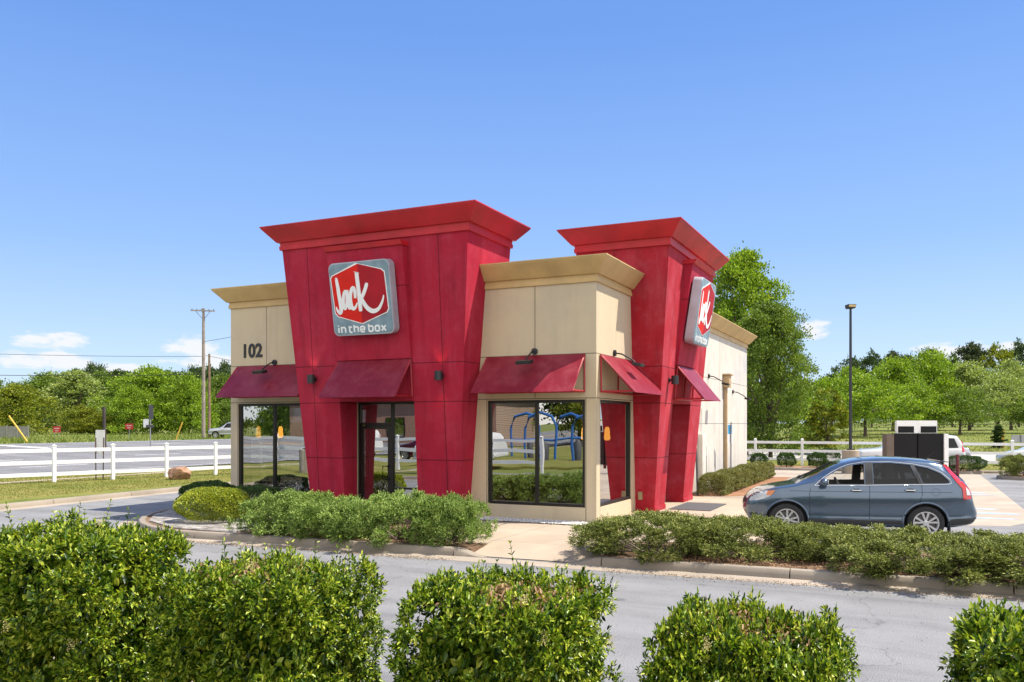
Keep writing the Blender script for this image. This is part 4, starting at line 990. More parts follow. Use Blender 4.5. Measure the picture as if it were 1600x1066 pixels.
def juniper(i, x, y, sc, rz, label, mat, z=0.12, group='spreading junipers before the restaurant'):
    fo, br = jv[i]; r = empty('juniper_shrub', (x, y, z), rz, label, 'shrub', group); r.scale = sc
    key = (i, mat.name)
    if key in jb: link('foliage', jb[key], None, r)
    else:
        me = fo if not fo.materials else fo.copy(); me.materials.clear(); o = link('foliage', me, mat, r); jb[key] = me
    if ('b', i) in jb: link('branches', jb[('b', i)], None, r)
    else: jb[('b', i)] = br.build('branches', m_jwood, r, local=True, smooth=True).data
    return r
juniper(2, -11.95, 14.3, (0.84, 1.05, 0.78), 0.3, 'spreading juniper just right of the yellowish round bush', m_jun2)
juniper(0, -10.95, 14.22, (0.84, 1.05, 0.72), 1.2, 'spreading juniper with brown patches below the front door', m_jun2)
juniper(1, -9.25, 14.28, (0.84, 1.15, 0.88), 0.1, 'widest spreading juniper before the front tower leg', m_jun2)
juniper(2, -8.05, 14.25, (0.64, 0.85, 0.80), 3.4, 'spreading juniper with dead twigs left of the concrete ramp', m_jun2)
juniper(0, -4.2, 14.55, (0.95, 1.05, 0.64), 0.2, 'dark juniper right beside the concrete ramp', m_jun)
juniper(2, -2.7, 15.0, (0.95, 1.05, 0.60), 2.2, 'dark juniper below the car bonnet, next to the bare soil', m_jun)
juniper(0, -1.35, 15.6, (0.92, 0.75, 0.48), 1.1, 'dark juniper with grey dead branches below the front wheel', m_jun)
juniper(1, 0.2, 14.75, (0.95, 1.3, 0.57), 0.2, 'dark juniper below the car doors', m_jun)
juniper(2, 1.8, 14.75, (1.1, 1.35, 0.54), 2.7, 'dark juniper below the rear wheel', m_jun)
juniper(0, 3.45, 14.85, (1.1, 1.35, 0.54), 0.5, 'dark juniper behind the car, at the right edge', m_jun)
juniper(1, 5.4, 15.1, (1.0, 1.2, 0.62), 1.5, 'dark juniper beyond the right edge', m_jun)
for k, (x, y, s_) in enumerate(((4.6, 42.7, 0.8), (6.4, 42.6, 0.9), (8.3, 42.8, 0.85), (10.2, 42.6, 0.9))):
    juniper((k+1) % 3, x, y, (s_, 0.72, 0.95), k*1.3, ['low juniper at the near end of the far right island', 'second low juniper on the far right island, left of the white car', 'third low juniper on the far right island, before the white car', 'low juniper on the far right island at the photo edge'][k], m_jun, group='junipers on the far right island')

# ---- clipped round bushes
m_box1 = M_leaf('boxwood_yellow_leaf', [(0.22, (0.05, 0.09, 0.010)), (0.45, (0.22, 0.29, 0.022)), (0.72, (0.50, 0.52, 0.055))], 0.2, 0.45)
m_box2 = M_leaf('boxwood_dark_leaf', [(0.2, (0.012, 0.035, 0.010)), (0.5, (0.035, 0.085, 0.018)), (0.8, (0.10, 0.17, 0.035))], 0.18, 0.4)
m_box3 = M_leaf('wall_hedge_leaf', [(0.2, (0.05, 0.07, 0.02)), (0.5, (0.16, 0.18, 0.045)), (0.8, (0.30, 0.26, 0.09))], 0.18, 0.5)
def round_mesh(seed, dims, n, lf, p=2.3, amp=0.05):
    P, N_ = superell(n, dims, p, seed, amp); keep = P[:, 2] > 0.03; P, N_ = P[keep], N_[keep]; n = len(P)
    P = P-N_*np.minimum(rng.exponential(0.03, n), 0.2)[:, None]
    V, Fq = leaf4(P, unit(N_*0.8+UP*0.3+0.6*rng.normal(size=(n, 3))), lf*rng.uniform(0.7, 1.2, n), lf*0.55)
    return np_mesh('foliage', V, Fq, 4)
def stems_mb(w_, h, k=7):
    br = MB()
    for i in range(k):
        a = 6.28*i/k; br.tube([(0.03*math.cos(a), 0.03*math.sin(a), 0), (w_*0.3*math.cos(a), w_*0.3*math.sin(a), h*0.7)], [0.018, 0.006], 5)
    return br
def bush(name, me, mat, x, y, z, rz, label, group=None, sc=(1, 1, 1), cat_='bush', stems=None):
    r = empty(name, (x, y, z), rz, label, cat_, group); r.scale = sc
    link('foliage', me, mat, r)
    (stems or stems_mb(0.8, 0.7)).build('stems', m_hcore, r, local=True, smooth=True); return r
rb1 = round_mesh(5, (1.55, 1.4, 0.86), 21000, 0.040)
bush('round_bush', rb1, m_box1, -14.70, 14.85, 0.12, 0, 'clipped yellowish round bush by the rounded kerb corner', None, (1.06, 1.05, 0.92))
rb2 = round_mesh(6, (1.8, 1.5, 0.95), 16000, 0.050, amp=0.09)
bush('dark_bush', rb2, m_box2, -16.75, 16.75, 0.12, 0, 'dark green bush at the left corner of the building', 'dark bushes below the left window', (0.85, 0.85, 0.80))
bush('dark_bush', rb2, m_box2, -14.95, 16.4, 0.12, 2.0, 'dark green bush below the left window beside the tower leg', 'dark bushes below the left window', (0.78, 0.85, 0.76))
wh = round_mesh(9, (1.05, 1.9, 0.92), 15000, 0.05, 4.0, 0.06)
for k, (y, s_) in enumerate(((27.6, 1.0), (29.4, 1.02), (31.2, 0.98), (33.0, 1.04), (34.8, 1.0), (36.5, 1.0))):
    bush('wall_hedge_bush', wh, m_box3, -5.78, y, 0.12, math.pi*(k % 2), ['clipped bush by the side door end of the long wall hedge', 'clipped bush second from the red tower along the long wall', 'clipped bush third along the long wall, under the downpipe',
         'clipped bush fourth along the long wall hedge', 'clipped bush fifth along the long wall hedge', 'clipped bush at the far end of the long wall hedge'][k], 'hedge along the long wall', (0.84, 1, s_*0.72))
sb = round_mesh(12, (0.95, 0.9, 0.78), 5000, 0.06, 2.2, 0.1)
for k, (px, sc) in enumerate(((1186, 0.9), (1229, 0.95), (1277, 1.0), (1318, 0.6))):
    p = D(px, 44.2+0.3*k); p = Vector((p.x, 46.5, 0.0)); 
    q = ray(px); dd = 46.5/q[1]; p = Vector((q[0]*dd, 46.5, 0.12))
    r = bush('ball_shrub', sb, m_box3 if k else m_box2, p.x, p.y, 0.12, k, ['small dark round shrub beside the building edge by the rear fence', 'small round shrub second from the building by the rear fence', 'small round shrub left of the lamp post base', 'tiny shrub at the lamp post base'][k], 'round shrubs along the rear kerb', (sc, sc, sc), 'shrub', MB().tube([(0, 0, 0), (0.02, 0, 0.3)], 0.03, 6))
q = ray(1293); dd = 50.3/q[1]
bush('dark_bush', rb2, m_box2, q[0]*dd, 50.3, 0.1, 0, 'dark bush behind the rear fence left of the lamp post', None, (0.72, 0.6, 0.95))
q = ray(1545); dd = 45.5/q[1]
bush('low_hedge_bush', rb2, m_box3, q[0]*dd-1.2, 46.2, 0.1, 0, 'low clipped bush behind the white vehicle on the right', None, (1.25, 0.8, 0.8))
# ================================================================== trees
m_bark = M_plain('tree_bark', (0.10, 0.075, 0.055), 0.95, var=0.35, scale=6)
TL = {
 'bright': M_leaf('leaf_bright_green', [(0.15, (0.055, 0.11, 0.008)), (0.45, (0.16, 0.27, 0.018)), (0.8, (0.36, 0.46, 0.045))], 0.35, 0.5, 0.25),
 'mid': M_leaf('leaf_mid_green', [(0.15, (0.035, 0.065, 0.010)), (0.45, (0.11, 0.18, 0.022)), (0.8, (0.24, 0.32, 0.05))], 0.32, 0.5, 0.25),
 'olive': M_leaf('leaf_olive', [(0.15, (0.055, 0.08, 0.008)), (0.45, (0.15, 0.19, 0.014)), (0.8, (0.31, 0.32, 0.03))], 0.3, 0.5, 0.25),
 'pale': M_leaf('leaf_pale_green', [(0.15, (0.08, 0.12, 0.03)), (0.45, (0.23, 0.30, 0.08)), (0.8, (0.44, 0.50, 0.19))], 0.33, 0.5, 0.25),
 'dark': M_leaf('leaf_dark_green', [(0.15, (0.016, 0.036, 0.012)), (0.45, (0.045, 0.085, 0.022)), (0.8, (0.12, 0.17, 0.05))], 0.25, 0.5, 0.25),
 'pine': M_leaf('pine_needles', [(0.15, (0.018, 0.032, 0.016)), (0.45, (0.05, 0.075, 0.032)), (0.8, (0.12, 0.14, 0.06))], 0.15, 0.6, 0.2),
}
def crown(seed, cw, z0, shape, nclump, per, lf, spread=1.0, pw=0.5):
    """unit-height crown: clumps over a volume of revolution; shape(t) = relative radius at t in 0..1"""
    r = np.random.default_rng(seed); C = []
    while len(C) < nclump:
        t = r.uniform(0, 1)**0.9; rad = shape(t); a = r.uniform(0, 6.283); q = r.uniform(0, 1)**pw
        if rad < 0.05 and r.uniform() > 0.3: continue
        lob = 1+0.22*math.sin(3*a+seed)+0.14*math.sin(5*a+2*seed+4*t)
        C.append((cw/2*rad*q*lob*math.cos(a), cw/2*rad*q*lob*math.sin(a), z0+(0.965-z0)*t))
    C = np.array(C); cr = cw*0.115*r.uniform(0.55, 1.25, nclump)*spread
    idx = np.repeat(np.arange(nclump), per); n = len(idx)
    d = unit(r.normal(size=(n, 3))); d[:, 2] = np.where(r.uniform(size=n) < 0.72, np.abs(d[:, 2]), d[:, 2])
    P = C[idx]+d*(cr[idx]*r.uniform(0.35, 1.0, n)**0.6*(1+0.3*r.normal(size=n)))[:, None]*np.array([1, 1, 0.8])
    out = unit(C[idx]-np.array([0, 0, z0+0.3*(1-z0)]))
    V, Fq = leaf4(P, unit(d*0.6+out*0.3+0.7*r.normal(size=(n, 3))), lf*r.uniform(0.6, 1.25, n), lf*0.62)
    return np_mesh('crown', V, Fq, 4), C
def trunk_mb(C, z0, seed, r0=0.022, nb=12, split=0.5):
    r = np.random.default_rng(seed); mb = MB(); zt = z0+(0.9-z0)*0.55
    mb.tube([(0, 0, -0.02), (0.003, 0, z0*0.4), (0.008*r.normal(), 0.008*r.normal(), z0), (0.012*r.normal(), 0.012*r.normal(), zt)], [r0*1.35, r0, r0*0.85, r0*0.3], 8)
    for i in r.choice(len(C), min(nb, len(C)), replace=False):
        c = C[i]; zb = z0*r.uniform(0.75, 1.0)+(zt-z0)*r.uniform(0, 0.6); 
        mb.tube([(0, 0, zb), (c[0]*0.45, c[1]*0.45, zb+(c[2]-zb)*0.6), tuple(c)], [r0*0.45, r0*0.28, r0*0.08], 5)
    return mb
rnd = lambda t: (max(0, 1-(2*t-0.85)**2*0.85))**0.5
tall = lambda t: (max(0, 1-(1.9*t-0.75)**2*0.75))**0.5*(1-0.15*t)
dome = lambda t: (max(0, 1-t**2.2))**0.5
cone = lambda t: max(0.02, (1-t)**0.75)*(0.6+0.4*min(1, t*6))
TV = {}
def variant(key, seed, cw, z0, shape, nclump, per, lf, r0=0.022, nb=12, spread=1.0, pw=0.5):
    me, C = crown(seed, cw, z0, shape, nclump, per, lf, spread, pw)
    TV[key] = [me, trunk_mb(C, z0, seed, r0, nb), cw, {}, None]
variant('round', 1, 0.95, 0.22, rnd, 95, 120, 0.036)
variant('round2', 2, 1.05, 0.16, dome, 110, 110, 0.036)
variant('tall', 3, 0.62, 0.12, tall, 95, 120, 0.032)
variant('low', 4, 1.5, 0.20, dome, 90, 120, 0.042, 0.03)
variant('loose', 5, 0.8, 0.2, tall, 62, 120, 0.034, 0.018, 16)
variant('pine', 6, 0.55, 0.45, rnd, 34, 190, 0.030, 0.016, 14, 1.15)
variant('small', 7, 0.62, 0.12, tall, 60, 90, 0.045, 0.016)
variant('big', 8, 0.66, 0.11, tall, 240, 150, 0.017, 0.022, 26, 0.8)
variant('big2', 9, 0.80, 0.06, tall, 300, 150, 0.017, 0.020, 26, 0.8)
variant('full', 11, 1.15, 0.03, dome, 135, 110, 0.036)
variant('fulltall', 12, 0.72, 0.03, tall, 120, 110, 0.032)
variant('conifer', 10, 0.42, 0.03, cone, 60, 90, 0.05, 0.02, 4)
def tree(key, mat, px, Z, topy, wpx, label, group=None, rz=0.0, name='broadleaf_tree', base=None):
    me, tk, cw, cache, tme = TV[key]; p = D(px, Z); b = max(terr(p.x, p.y), 0) if base is None else base
    H = zat(topy, Z)-b; r = empty(name, (p.x, p.y, b), rz, label, 'tree', group); wm = wpx/F*Z/cw; r.scale = (wm, wm, H)
    if mat in cache: link('crown', cache[mat], None, r)
    else:
        m2 = me if not me.materials else me.copy(); m2.materials.clear(); link('crown', m2, TL[mat], r); cache[mat] = m2
    if tme is None: TV[key][4] = tk.build('trunk', m_bark, r, local=True, smooth=True).data
    else: link('trunk', tme, None, r)
    return r
# behind the restaurant
tree('big', 'bright', 1163, 62, 392, 165, 'tall yellow-green tree rising right behind the long wall', rz=0.5)
tree('big2', 'mid', 1204, 55, 474, 152, 'dark glossy tree between the long wall and the lamp post', rz=2.1)
tree('big2', 'mid', 1130, 66, 470, 110, 'green tree mostly hidden behind the red tower', rz=4.0)
# across the lane on the right
g1 = 'trees in the meadow on the right'
tree('small', 'olive', 1292, 62, 606, 64, 'small yellowish young tree beside the lamp post', g1)
tree('small', 'mid', 1262, 66, 640, 50, 'small dark young tree between the glossy tree and the lamp post', g1, 1.0)
tree('low', 'bright', 1352, 84, 592, 140, 'spreading bright green tree with a forked trunk left of the menu board', g1, 0.4)
tree('low', 'bright', 1432, 88, 606, 112, 'spreading bright green tree directly above the menu board', g1, 2.0)
tree('low', 'mid', 1500, 86, 612, 100, 'low spreading tree right of the menu board with its trunk showing', g1, 3.1)
tree('low', 'pale', 1560, 92, 590, 110, 'pale green spreading tree near the right edge', g1, 5.0)
tree('low', 'bright', 1300, 98, 596, 110, 'bright tree standing behind the young trees by the lamp post', g1, 1.1)
tree('round2', 'bright', 1395, 108, 566, 100, 'rounded bright tree of the second row over the menu board', g1, 0.2)
tree('round2', 'bright', 1455, 112, 558, 110, 'tallest bright crown of the second row', g1, 1.2)
tree('round2', 'pale', 1515, 112, 572, 110, 'pale crown of the second row over the white vehicle', g1, 2.5)
tree('round', 'pale', 1580, 116, 566, 90, 'pale crown of the second row at the right edge', g1, 3.3)
tree('round2', 'bright', 1330, 112, 580, 80, 'bright crown of the second row right of the lamp post', g1, 4.4)
tree('low', 'mid', 1625, 90, 612, 110, 'low tree cut off by the right edge', g1, 4.4)
g2 = 'tall dark trees along the right skyline'
for k, (key, mat, px, Z, ty, wpx) in enumerate((('loose', 'dark', 1362, 150, 551, 56), ('pine', 'pine', 1396, 165, 551, 44), ('round', 'dark', 1420, 150, 558, 60), ('round2', 'mid', 1450, 150, 553, 80),
        ('loose', 'dark', 1488, 150, 556, 60), ('pine', 'pine', 1519, 160, 538, 58), ('loose', 'olive', 1557, 150, 541, 66), ('loose', 'dark', 1592, 155, 536, 70), ('round', 'dark', 1330, 170, 562, 70), ('loose', 'mid', 1630, 150, 545, 70))):
    tree(key, mat, px, Z, ty, wpx, ['open dark tree on the skyline right of the lamp post', 'small dark pine on the skyline right of the lamp post', 'dark rounded tree on the skyline above the menu board', 'broad dark tree behind the tallest bright crown', 'open dark tree left of the round-headed pine', 'round-headed dark pine breaking the right skyline',
        'open olive tree on the skyline right of the pine', 'tallest open tree at the right end of the skyline', 'dark tree low on the skyline beside the lamp post', 'open tree beyond the right edge'][k], g2, k*1.7, 'skyline_tree')
tree('conifer', 'dark', 1560, 66, 664, 26, 'small dark conifer in the meadow beside the yellow marker', None, 0, 'conifer')
# across the highway on the left
g3 = 'trees across the highway'
for k, (key, mat, px, Z, ty, wpx, rz) in enumerate((
        ('full', 'olive', 28, 118, 604, 130, 0.3), ('fulltall', 'pale', 118, 150, 583, 105, 1.0), ('full', 'olive', 128, 126, 636, 84, 2.2), ('full', 'olive', 158, 124, 646, 60, 3.0),
        ('full', 'bright', 236, 130, 577, 135, 0.9), ('full', 'bright', 205, 124, 606, 70, 4.1), ('full', 'bright', 296, 128, 588, 84, 2.6), ('full', 'mid', 345, 150, 590, 84, 5.1),
        ('full', 'mid', 352, 140, 628, 70, 0.1), ('round2', 'mid', 72, 165, 588, 100, 1.9), ('full', 'mid', 160, 170, 584, 80, 3.3), ('round2', 'mid', -30, 140, 596, 120, 0.8), ('full', 'mid', 400, 150, 600, 90, 2.2))):
    tree(key, mat, px, Z, ty, wpx, ['broad olive tree at the left edge across the highway', 'tall pale feathery tree left of the big bright one', 'low olive tree behind the left red sign', 'low olive bush-like tree behind the white board', 'biggest bright green tree across the highway', 'lower bright lobe tree in front of the big bright one',
        'bright tree just left of the utility poles', 'green tree right behind the utility poles', 'low tree beside the parked pickup', 'mid-green tree behind the broad olive one', 'mid-green tree between the pale and the big bright tree', 'tree beyond the left edge', 'tree hidden behind the left wing'][k], g3, rz)
def wood(name, key_list, spots, label_kind):
    parts = []
    for (px, Z, ty, wpx, key) in spots:
        me, tk, cw, cache, tme = TV[key]; p = D(px, Z); b = terr(p.x, p.y); H = zat(ty, Z)-b; wm = wpx/F*Z/cw
        n = len(me.vertices); co = np.empty(n*3, np.float32); me.vertices.foreach_get('co', co); co = co.reshape(-1, 4, 3)
        co = co[::2]; c = co.mean(1, keepdims=True); co = c+(co-c)*1.25
        a = rng.uniform(0, 6.28); ca, sa = math.cos(a), math.sin(a); co = co.reshape(-1, 3)
        q = np.stack([co[:, 0]*ca-co[:, 1]*sa, co[:, 0]*sa+co[:, 1]*ca, co[:, 2]], 1)*np.array([wm, wm, H])+np.array([p.x, p.y, b])
        parts.append((q, np.arange(len(q)).reshape(-1, 4)))
    V, Fq = cat(parts); return np_mesh(name, V, Fq, 4)
spots = []
tops = [(-80, 606), (0, 604), (30, 600), (60, 590), (85, 582), (110, 580), (135, 573), (160, 580), (190, 582), (215, 578), (250, 580), (285, 574), (310, 577), (345, 571), (380, 576), (440, 582)]
for px in range(-90, 450, 13):
    t = np.interp(px, [a for a, b in tops], [b for a, b in tops])
    spots.append((px, 420+rng.uniform(-60, 60), t+rng.uniform(-3, 8), rng.uniform(36, 54), str(rng.choice(['round', 'pine', 'round2', 'loose']))))
for px in range(-90, 450, 16): spots.append((px, 260+rng.uniform(-20, 20), rng.uniform(600, 618), rng.uniform(40, 60), str(rng.choice(['round', 'round2']))))
o = link('woodland', wood('woodland', None, spots[:42], None), TL['dark']); tag(o, 'dark wooded hill along the left skyline beyond the bright trees', 'woodland', None, 'stuff')
o = link('woodland', wood('woodland', None, spots[42:], None), TL['mid']); tag(o, 'green thicket filling the gaps between the trees across the highway', 'woodland', None, 'stuff')
spots = [(px, 210+rng.uniform(-20, 20), rng.uniform(583, 600), rng.uniform(40, 60), str(rng.choice(['round', 'round2', 'loose']))) for px in range(1215, 1700, 15)]
o = link('woodland', wood('woodland', None, spots, None), TL['dark']); tag(o, 'dark wood closing the meadow behind the right-hand trees', 'woodland', None, 'stuff')
# far side of the road behind the camera, mirrored in the windows
for k in range(30):
    s_ = rng.uniform(8.5, 13); x = -128+5.2*k+rng.uniform(-1.5, 1.5); y = -48+rng.uniform(-7, 7)-0.1*abs(x+50)
    r = tree(('full', 'fulltall', 'round', 'full')[k % 4], ('mid', 'bright', 'dark', 'olive')[k % 4], 800, 10, 600, 60, 'roadside tree behind the photographer', 'trees behind the photographer', k, 'roadside_tree', 0)
    r.location = (x, y, 0); r.scale = (s_*0.8, s_*0.8, s_)
# ------------------------------------------------------------------ grass blades (nobody could count them)
m_blade = M_leaf('grass_blade', [(0.2, (0.09, 0.12, 0.02)), (0.5, (0.20, 0.21, 0.045)), (0.8, (0.36, 0.31, 0.11))], 0.3, 0.6, 0.1)
m_tallg = M_leaf('tall_grass_blade', [(0.2, (0.08, 0.13, 0.025)), (0.5, (0.17, 0.23, 0.05)), (0.8, (0.33, 0.34, 0.11))], 0.3, 0.6, 0.1)
def blades(n, X, Y, Z, h, w_):
    P = np.stack([X, Y, Z], 1); d = unit(UP*1.0+0.45*rng.normal(size=(n, 3))); s_ = unit(np.cross(d, rdir(n)))
    hh = (h*rng.uniform(0.4, 1.2, n))[:, None]
    V = np.stack([P-s_*w_, P+s_*w_, P+d*hh], 1).reshape(-1, 3); return V, np.arange(n*3).reshape(-1, 3)
n = 60000; Y = rng.uniform(8, 46, n); X = rng.uniform(-34.2, -24.6, n)
V, Fq = blades(n, X, Y, np.full(n, 0.115), 0.055, 0.012)
tag(link('grass', np_mesh('grass', V, Fq, 3), m_blade), 'mown yellowish grass of the lawn along the white fence', 'grass', None, 'stuff')
n = 26000; Y = rng.uniform(20, 190, n); X = -66.2-rng.exponential(24, n)
tz = np.array([terr(a, b) for a, b in zip(X, Y)])
V, Fq = blades(n, X, Y, tz, 0.50, 0.05)
tag(link('tall_grass', np_mesh('tall_grass', V, Fq, 3), m_tallg), 'tall seeding grass on the far verge of the highway', 'grass', None, 'stuff')
n = 26000; X = rng.uniform(-14, 62, n); Y = 68.5+rng.exponential(14, n)
tz = np.array([terr(a, b) for a, b in zip(X, Y)])
V, Fq = blades(n, X, Y, tz, 0.13, 0.05)
tag(link('tall_grass', np_mesh('tall_grass', V, Fq, 3), m_blade), 'meadow grass around the trunks of the trees on the right', 'grass', None, 'stuff')
n = 9000; X = rng.uniform(-9, 40, n); Y = rng.uniform(48.2, 57, n)
V, Fq = blades(n, X, Y, np.full(n, 0.1), 0.12, 0.012)
tag(link('grass', np_mesh('grass', V, Fq, 3), m_blade), 'short grass under the rear fence', 'grass', None, 'stuff')
# loose white stones in the gravel strip by the wall
m_st = M_leaf('white_stone', [(0.1, (0.16, 0.155, 0.15)), (0.6, (0.62, 0.61, 0.60))], 0.0, 0.7)
n = 2600; a = rng.uniform(0, 1, n); X = -9.6+3.1*a; Y = 17.5+0.58*rng.uniform(size=n); s_ = rng.uniform(0.012, 0.028, n)
base = np.array([(1,0,0),(0,1,0),(-1,0,0),(0,-1,0),(0.1,0,0.8),(0,0,-0.8)]); P = np.stack([X, Y, np.full(n, 0.175)], 1)
V = (P[:, None, :]+base[None]*s_[:, None, None]*rng.uniform(0.7, 1.2, (n, 6, 1))).reshape(-1, 3)
f = np.array([(0,1,4),(1,2,4),(2,3,4),(3,0,4),(1,0,5),(2,1,5),(3,2,5),(0,3,5)]); Fq = ((np.arange(n)*6)[:, None, None]+f[None]).reshape(-1, 3)
tag(link('gravel', np_mesh('gravel', V, Fq, 3), m_st), 'white gravel at the foot of the front wall by the ramp', 'gravel', None, 'stuff')
n = 5200; X = np.concatenate([rng.uniform(-16, -7.4, n//2), rng.uniform(-4.6, 8, n//2)]); Y = 13.30+0.041*X+np.abs(rng.normal(0, 0.18, n))*rng.choice([-1, 0.4], n); X = X+0.05*rng.normal(size=n)
V, Fq = leaf4(np.stack([X, Y, np.full(n, 0.016)], 1), unit(rdir(n)*np.array([1, 1, 0.15])), rng.uniform(0.012, 0.04, n), 0.012)
tag(link('leaf_litter', np_mesh('leaf_litter', V, Fq, 4), M_leaf('gutter_litter', [(0.2, (0.05, 0.035, 0.022)), (0.7, (0.26, 0.17, 0.10))], 0.0, 0.8)), 'brown grit and leaves along the gutter of the far kerb', 'leaf litter', None, 'stuff')
n = 2600; X = rng.uniform(-12, 6, n); Y = rng.uniform(6.2, 13.0, n); 
V, Fq = leaf4(np.stack([X, Y, np.full(n, 0.006)], 1), unit(rdir(n)*np.array([1, 1, 0.1])), rng.uniform(0.006, 0.022, n), 0.008)
tag(link('grit', np_mesh('grit', V, Fq, 4), M_leaf('loose_grit', [(0.2, (0.10, 0.09, 0.08)), (0.7, (0.42, 0.39, 0.35))], 0.0, 0.8)), 'loose grit scattered over the asphalt of the drive aisle', 'grit', None, 'stuff')
# fallen leaves and twigs on the bare soil
m_lit = M_leaf('leaf_litter', [(0.2, (0.12, 0.06, 0.03)), (0.7, (0.36, 0.22, 0.12))], 0.0, 0.8)
n = 3200; X = rng.uniform(-3.6, 0.6, n); Y = 13.95+0.041*X+np.abs(rng.normal(0, 0.8, n)); 
V, Fq = leaf4(np.stack([X, Y, np.full(n, 0.14)], 1), unit(rdir(n)*np.array([1, 1, 0.25])), rng.uniform(0.02, 0.06, n), 0.02)
tag(link('leaf_litter', np_mesh('leaf_litter', V, Fq, 4), m_lit), 'brown litter on the bare soil between the junipers and the kerb', 'leaf litter', None, 'stuff')
# ================================================================== fences, poles, signs and other street things
m_vinyl = M_plain('white_vinyl', (0.80, 0.80, 0.80), 0.45, var=0.05)
def fence(label, p0, d, n0, n1, step, zb=0.1, ht=1.42):
    d = Vector((d[0], d[1], 0)).normalized(); nrm = Vector((-d.y, d.x, 0)); rz = math.atan2(d.y, d.x); p0 = Vector((p0[0], p0[1], 0))
    r = empty('rail_fence', tuple(p0+Vector((0, 0, zb))), 0, label, 'fence'); post = None; L = (n1-n0)*step; c = p0+d*(n0*step+L/2)
    for k in range(n0, n1+1):
        q = d*(k*step)
        if post is None:
            mb = MB(); h = ht; mb.cbox((0, 0, -0.1), 0.125, 0.125, h+0.1, rz, True)
            mb.cbox((0, 0, h), 0.15, 0.15, 0.025, rz, True)
            P = [Vector((a, b, h+0.025)) for a, b in ((-.07, -.07), (.07, -.07), (.07, .07), (-.07, .07))]; rot = Matrix.Rotation(rz, 3, 'Z'); P = [rot @ v for v in P]
            mb.add(P+[Vector((0, 0, h+0.07))], [(0, 1, 4), (1, 2, 4), (2, 3, 4), (3, 0, 4)])
            post = mb.build('post', m_vinyl, r, local=True); post.location = tuple(q)
        else:
            o = post.copy(); COL.objects.link(o); o.parent = r; o.location = tuple(q)
    for z in (1.26, 0.80, 0.34):
        mb = MB(); mb.cbox(tuple(c+Vector((0, 0, zb+z))), L, 0.05, 0.14, rz); mb.build('rail', m_vinyl, r)
    return r
fence('white three rail fence between the lawn and the highway', (-30.2, 22.2), (0.31, 0.95), -12, 11, 2.22)
fence('white three rail fence along the rear of the lot', (-5.6, 49.0), (1, 0.012), -7, 16, 2.5)
m_wood = M_plain('weathered_pole_wood', (0.26, 0.22, 0.185), 0.9, var=0.25, scale=2, bmp=0.2)
m_wood2 = M_plain('brown_pole_wood', (0.20, 0.13, 0.085), 0.9, var=0.25, scale=2, bmp=0.2)
m_galv = M_plain('galvanised_steel', (0.30, 0.31, 0.32), 0.5, metal=0.6)
m_dgrey = M_plain('dark_grey_paint', (0.07, 0.075, 0.08), 0.6); m_whs = M_plain('white_sign_paint', (0.74, 0.74, 0.73), 0.5, var=0.06)
m_redsign = M_plain('red_sign_paint', (0.45, 0.02, 0.02), 0.5); m_yel = M_plain('yellow_guard_plastic', (0.62, 0.40, 0.04), 0.5)
m_wire = M_plain('wire_black', (0.02, 0.02, 0.02), 0.6)
fence('white three rail fence on the verge left of the photographer', (-14.0, 3.9), (-1, -0.04), 0, 12, 2.44, 0.42)
m_blue = M_plain('blue_frame_paint', (0.03, 0.14, 0.42), 0.4)
for k, (x, y) in enumerate(((-18.2, -13), (-19.9, -14.5), (-21.7, -13.5), (-23.6, -15.5))):
    r = empty('tubular_frame', (x, y, 0), 0, 'blue tubular frame beyond the fence, mirrored in the windows', 'frame', 'blue tubular frames')
    P = [(x-1.1, y, 0), (x-1.1, y, 2.2), (x-0.8, y, 2.8), (x, y, 3.05), (x+0.8, y, 2.8), (x+1.1, y, 2.2), (x+1.1, y, 0)]
    MB().tube(P, 0.09, 8).build('arch', m_blue, r, smooth=True); MB().tube([(x-1.1, y, 1.4), (x+1.1, y, 1.4)], 0.06, 8).build('crossbar', m_blue, r, smooth=True)
    MB().lathe([(0.25, 0), (0.25, 1.1), (0.1, 1.3)], (x+0.5, y+0.3, 0), 14).build('canister', m_dgrey, r, smooth=True)
# utility pole with crossarm
def upole(px, Z, topy, label, r0, arm, mat):
    p = D(px, Z); b = terr(p.x, p.y); p.z = b; zt = zat(topy, Z); r = empty('utility_pole', p, 0, label, 'utility pole')
    MB().tube([(p.x, p.y, b-0.3), (p.x, p.y, (b+zt)/2), (p.x, p.y, zt)], [r0, r0*0.86, r0*0.68], 12).build('pole', mat, r, smooth=True)
    if arm:
        rt = Vector((CA, SA, 0)); q = Vector((p.x, p.y, zt-0.28))+Vector((SA, -CA, 0))*0.2
        MB().cbox(tuple(q), 2.5, 0.11, 0.13, YAW+0.25).build('crossarm', m_wood, r)
        rt = Vector((math.cos(YAW+0.25), math.sin(YAW+0.25), 0))
        for s_ in (-1, 1): MB().tube([tuple(q+rt*0.75*s_+Vector((0, 0, -0.05))), tuple(Vector((p.x, p.y, zt-1.25)))], 0.03, 6).build('brace', m_galv, r)
        for a in (-1.1, -0.62, -0.15, 0.62, 1.1):
            MB().lathe([(0.02, 0.06), (0.05, 0.09), (0.035, 0.13), (0.05, 0.17), (0.02, 0.22)], tuple(q+rt*a), 8).build('insulator', m_dgrey, r, smooth=True)
    return Vector((p.x, p.y, zt))
PT = upole(318, 92, 482, 'tall grey utility pole with a crossarm left of the restaurant', 0.21, True, m_wood)
PT2 = upole(327, 96, 553, 'shorter brown wooden pole beside the tall utility pole', 0.17, False, m_wood2)
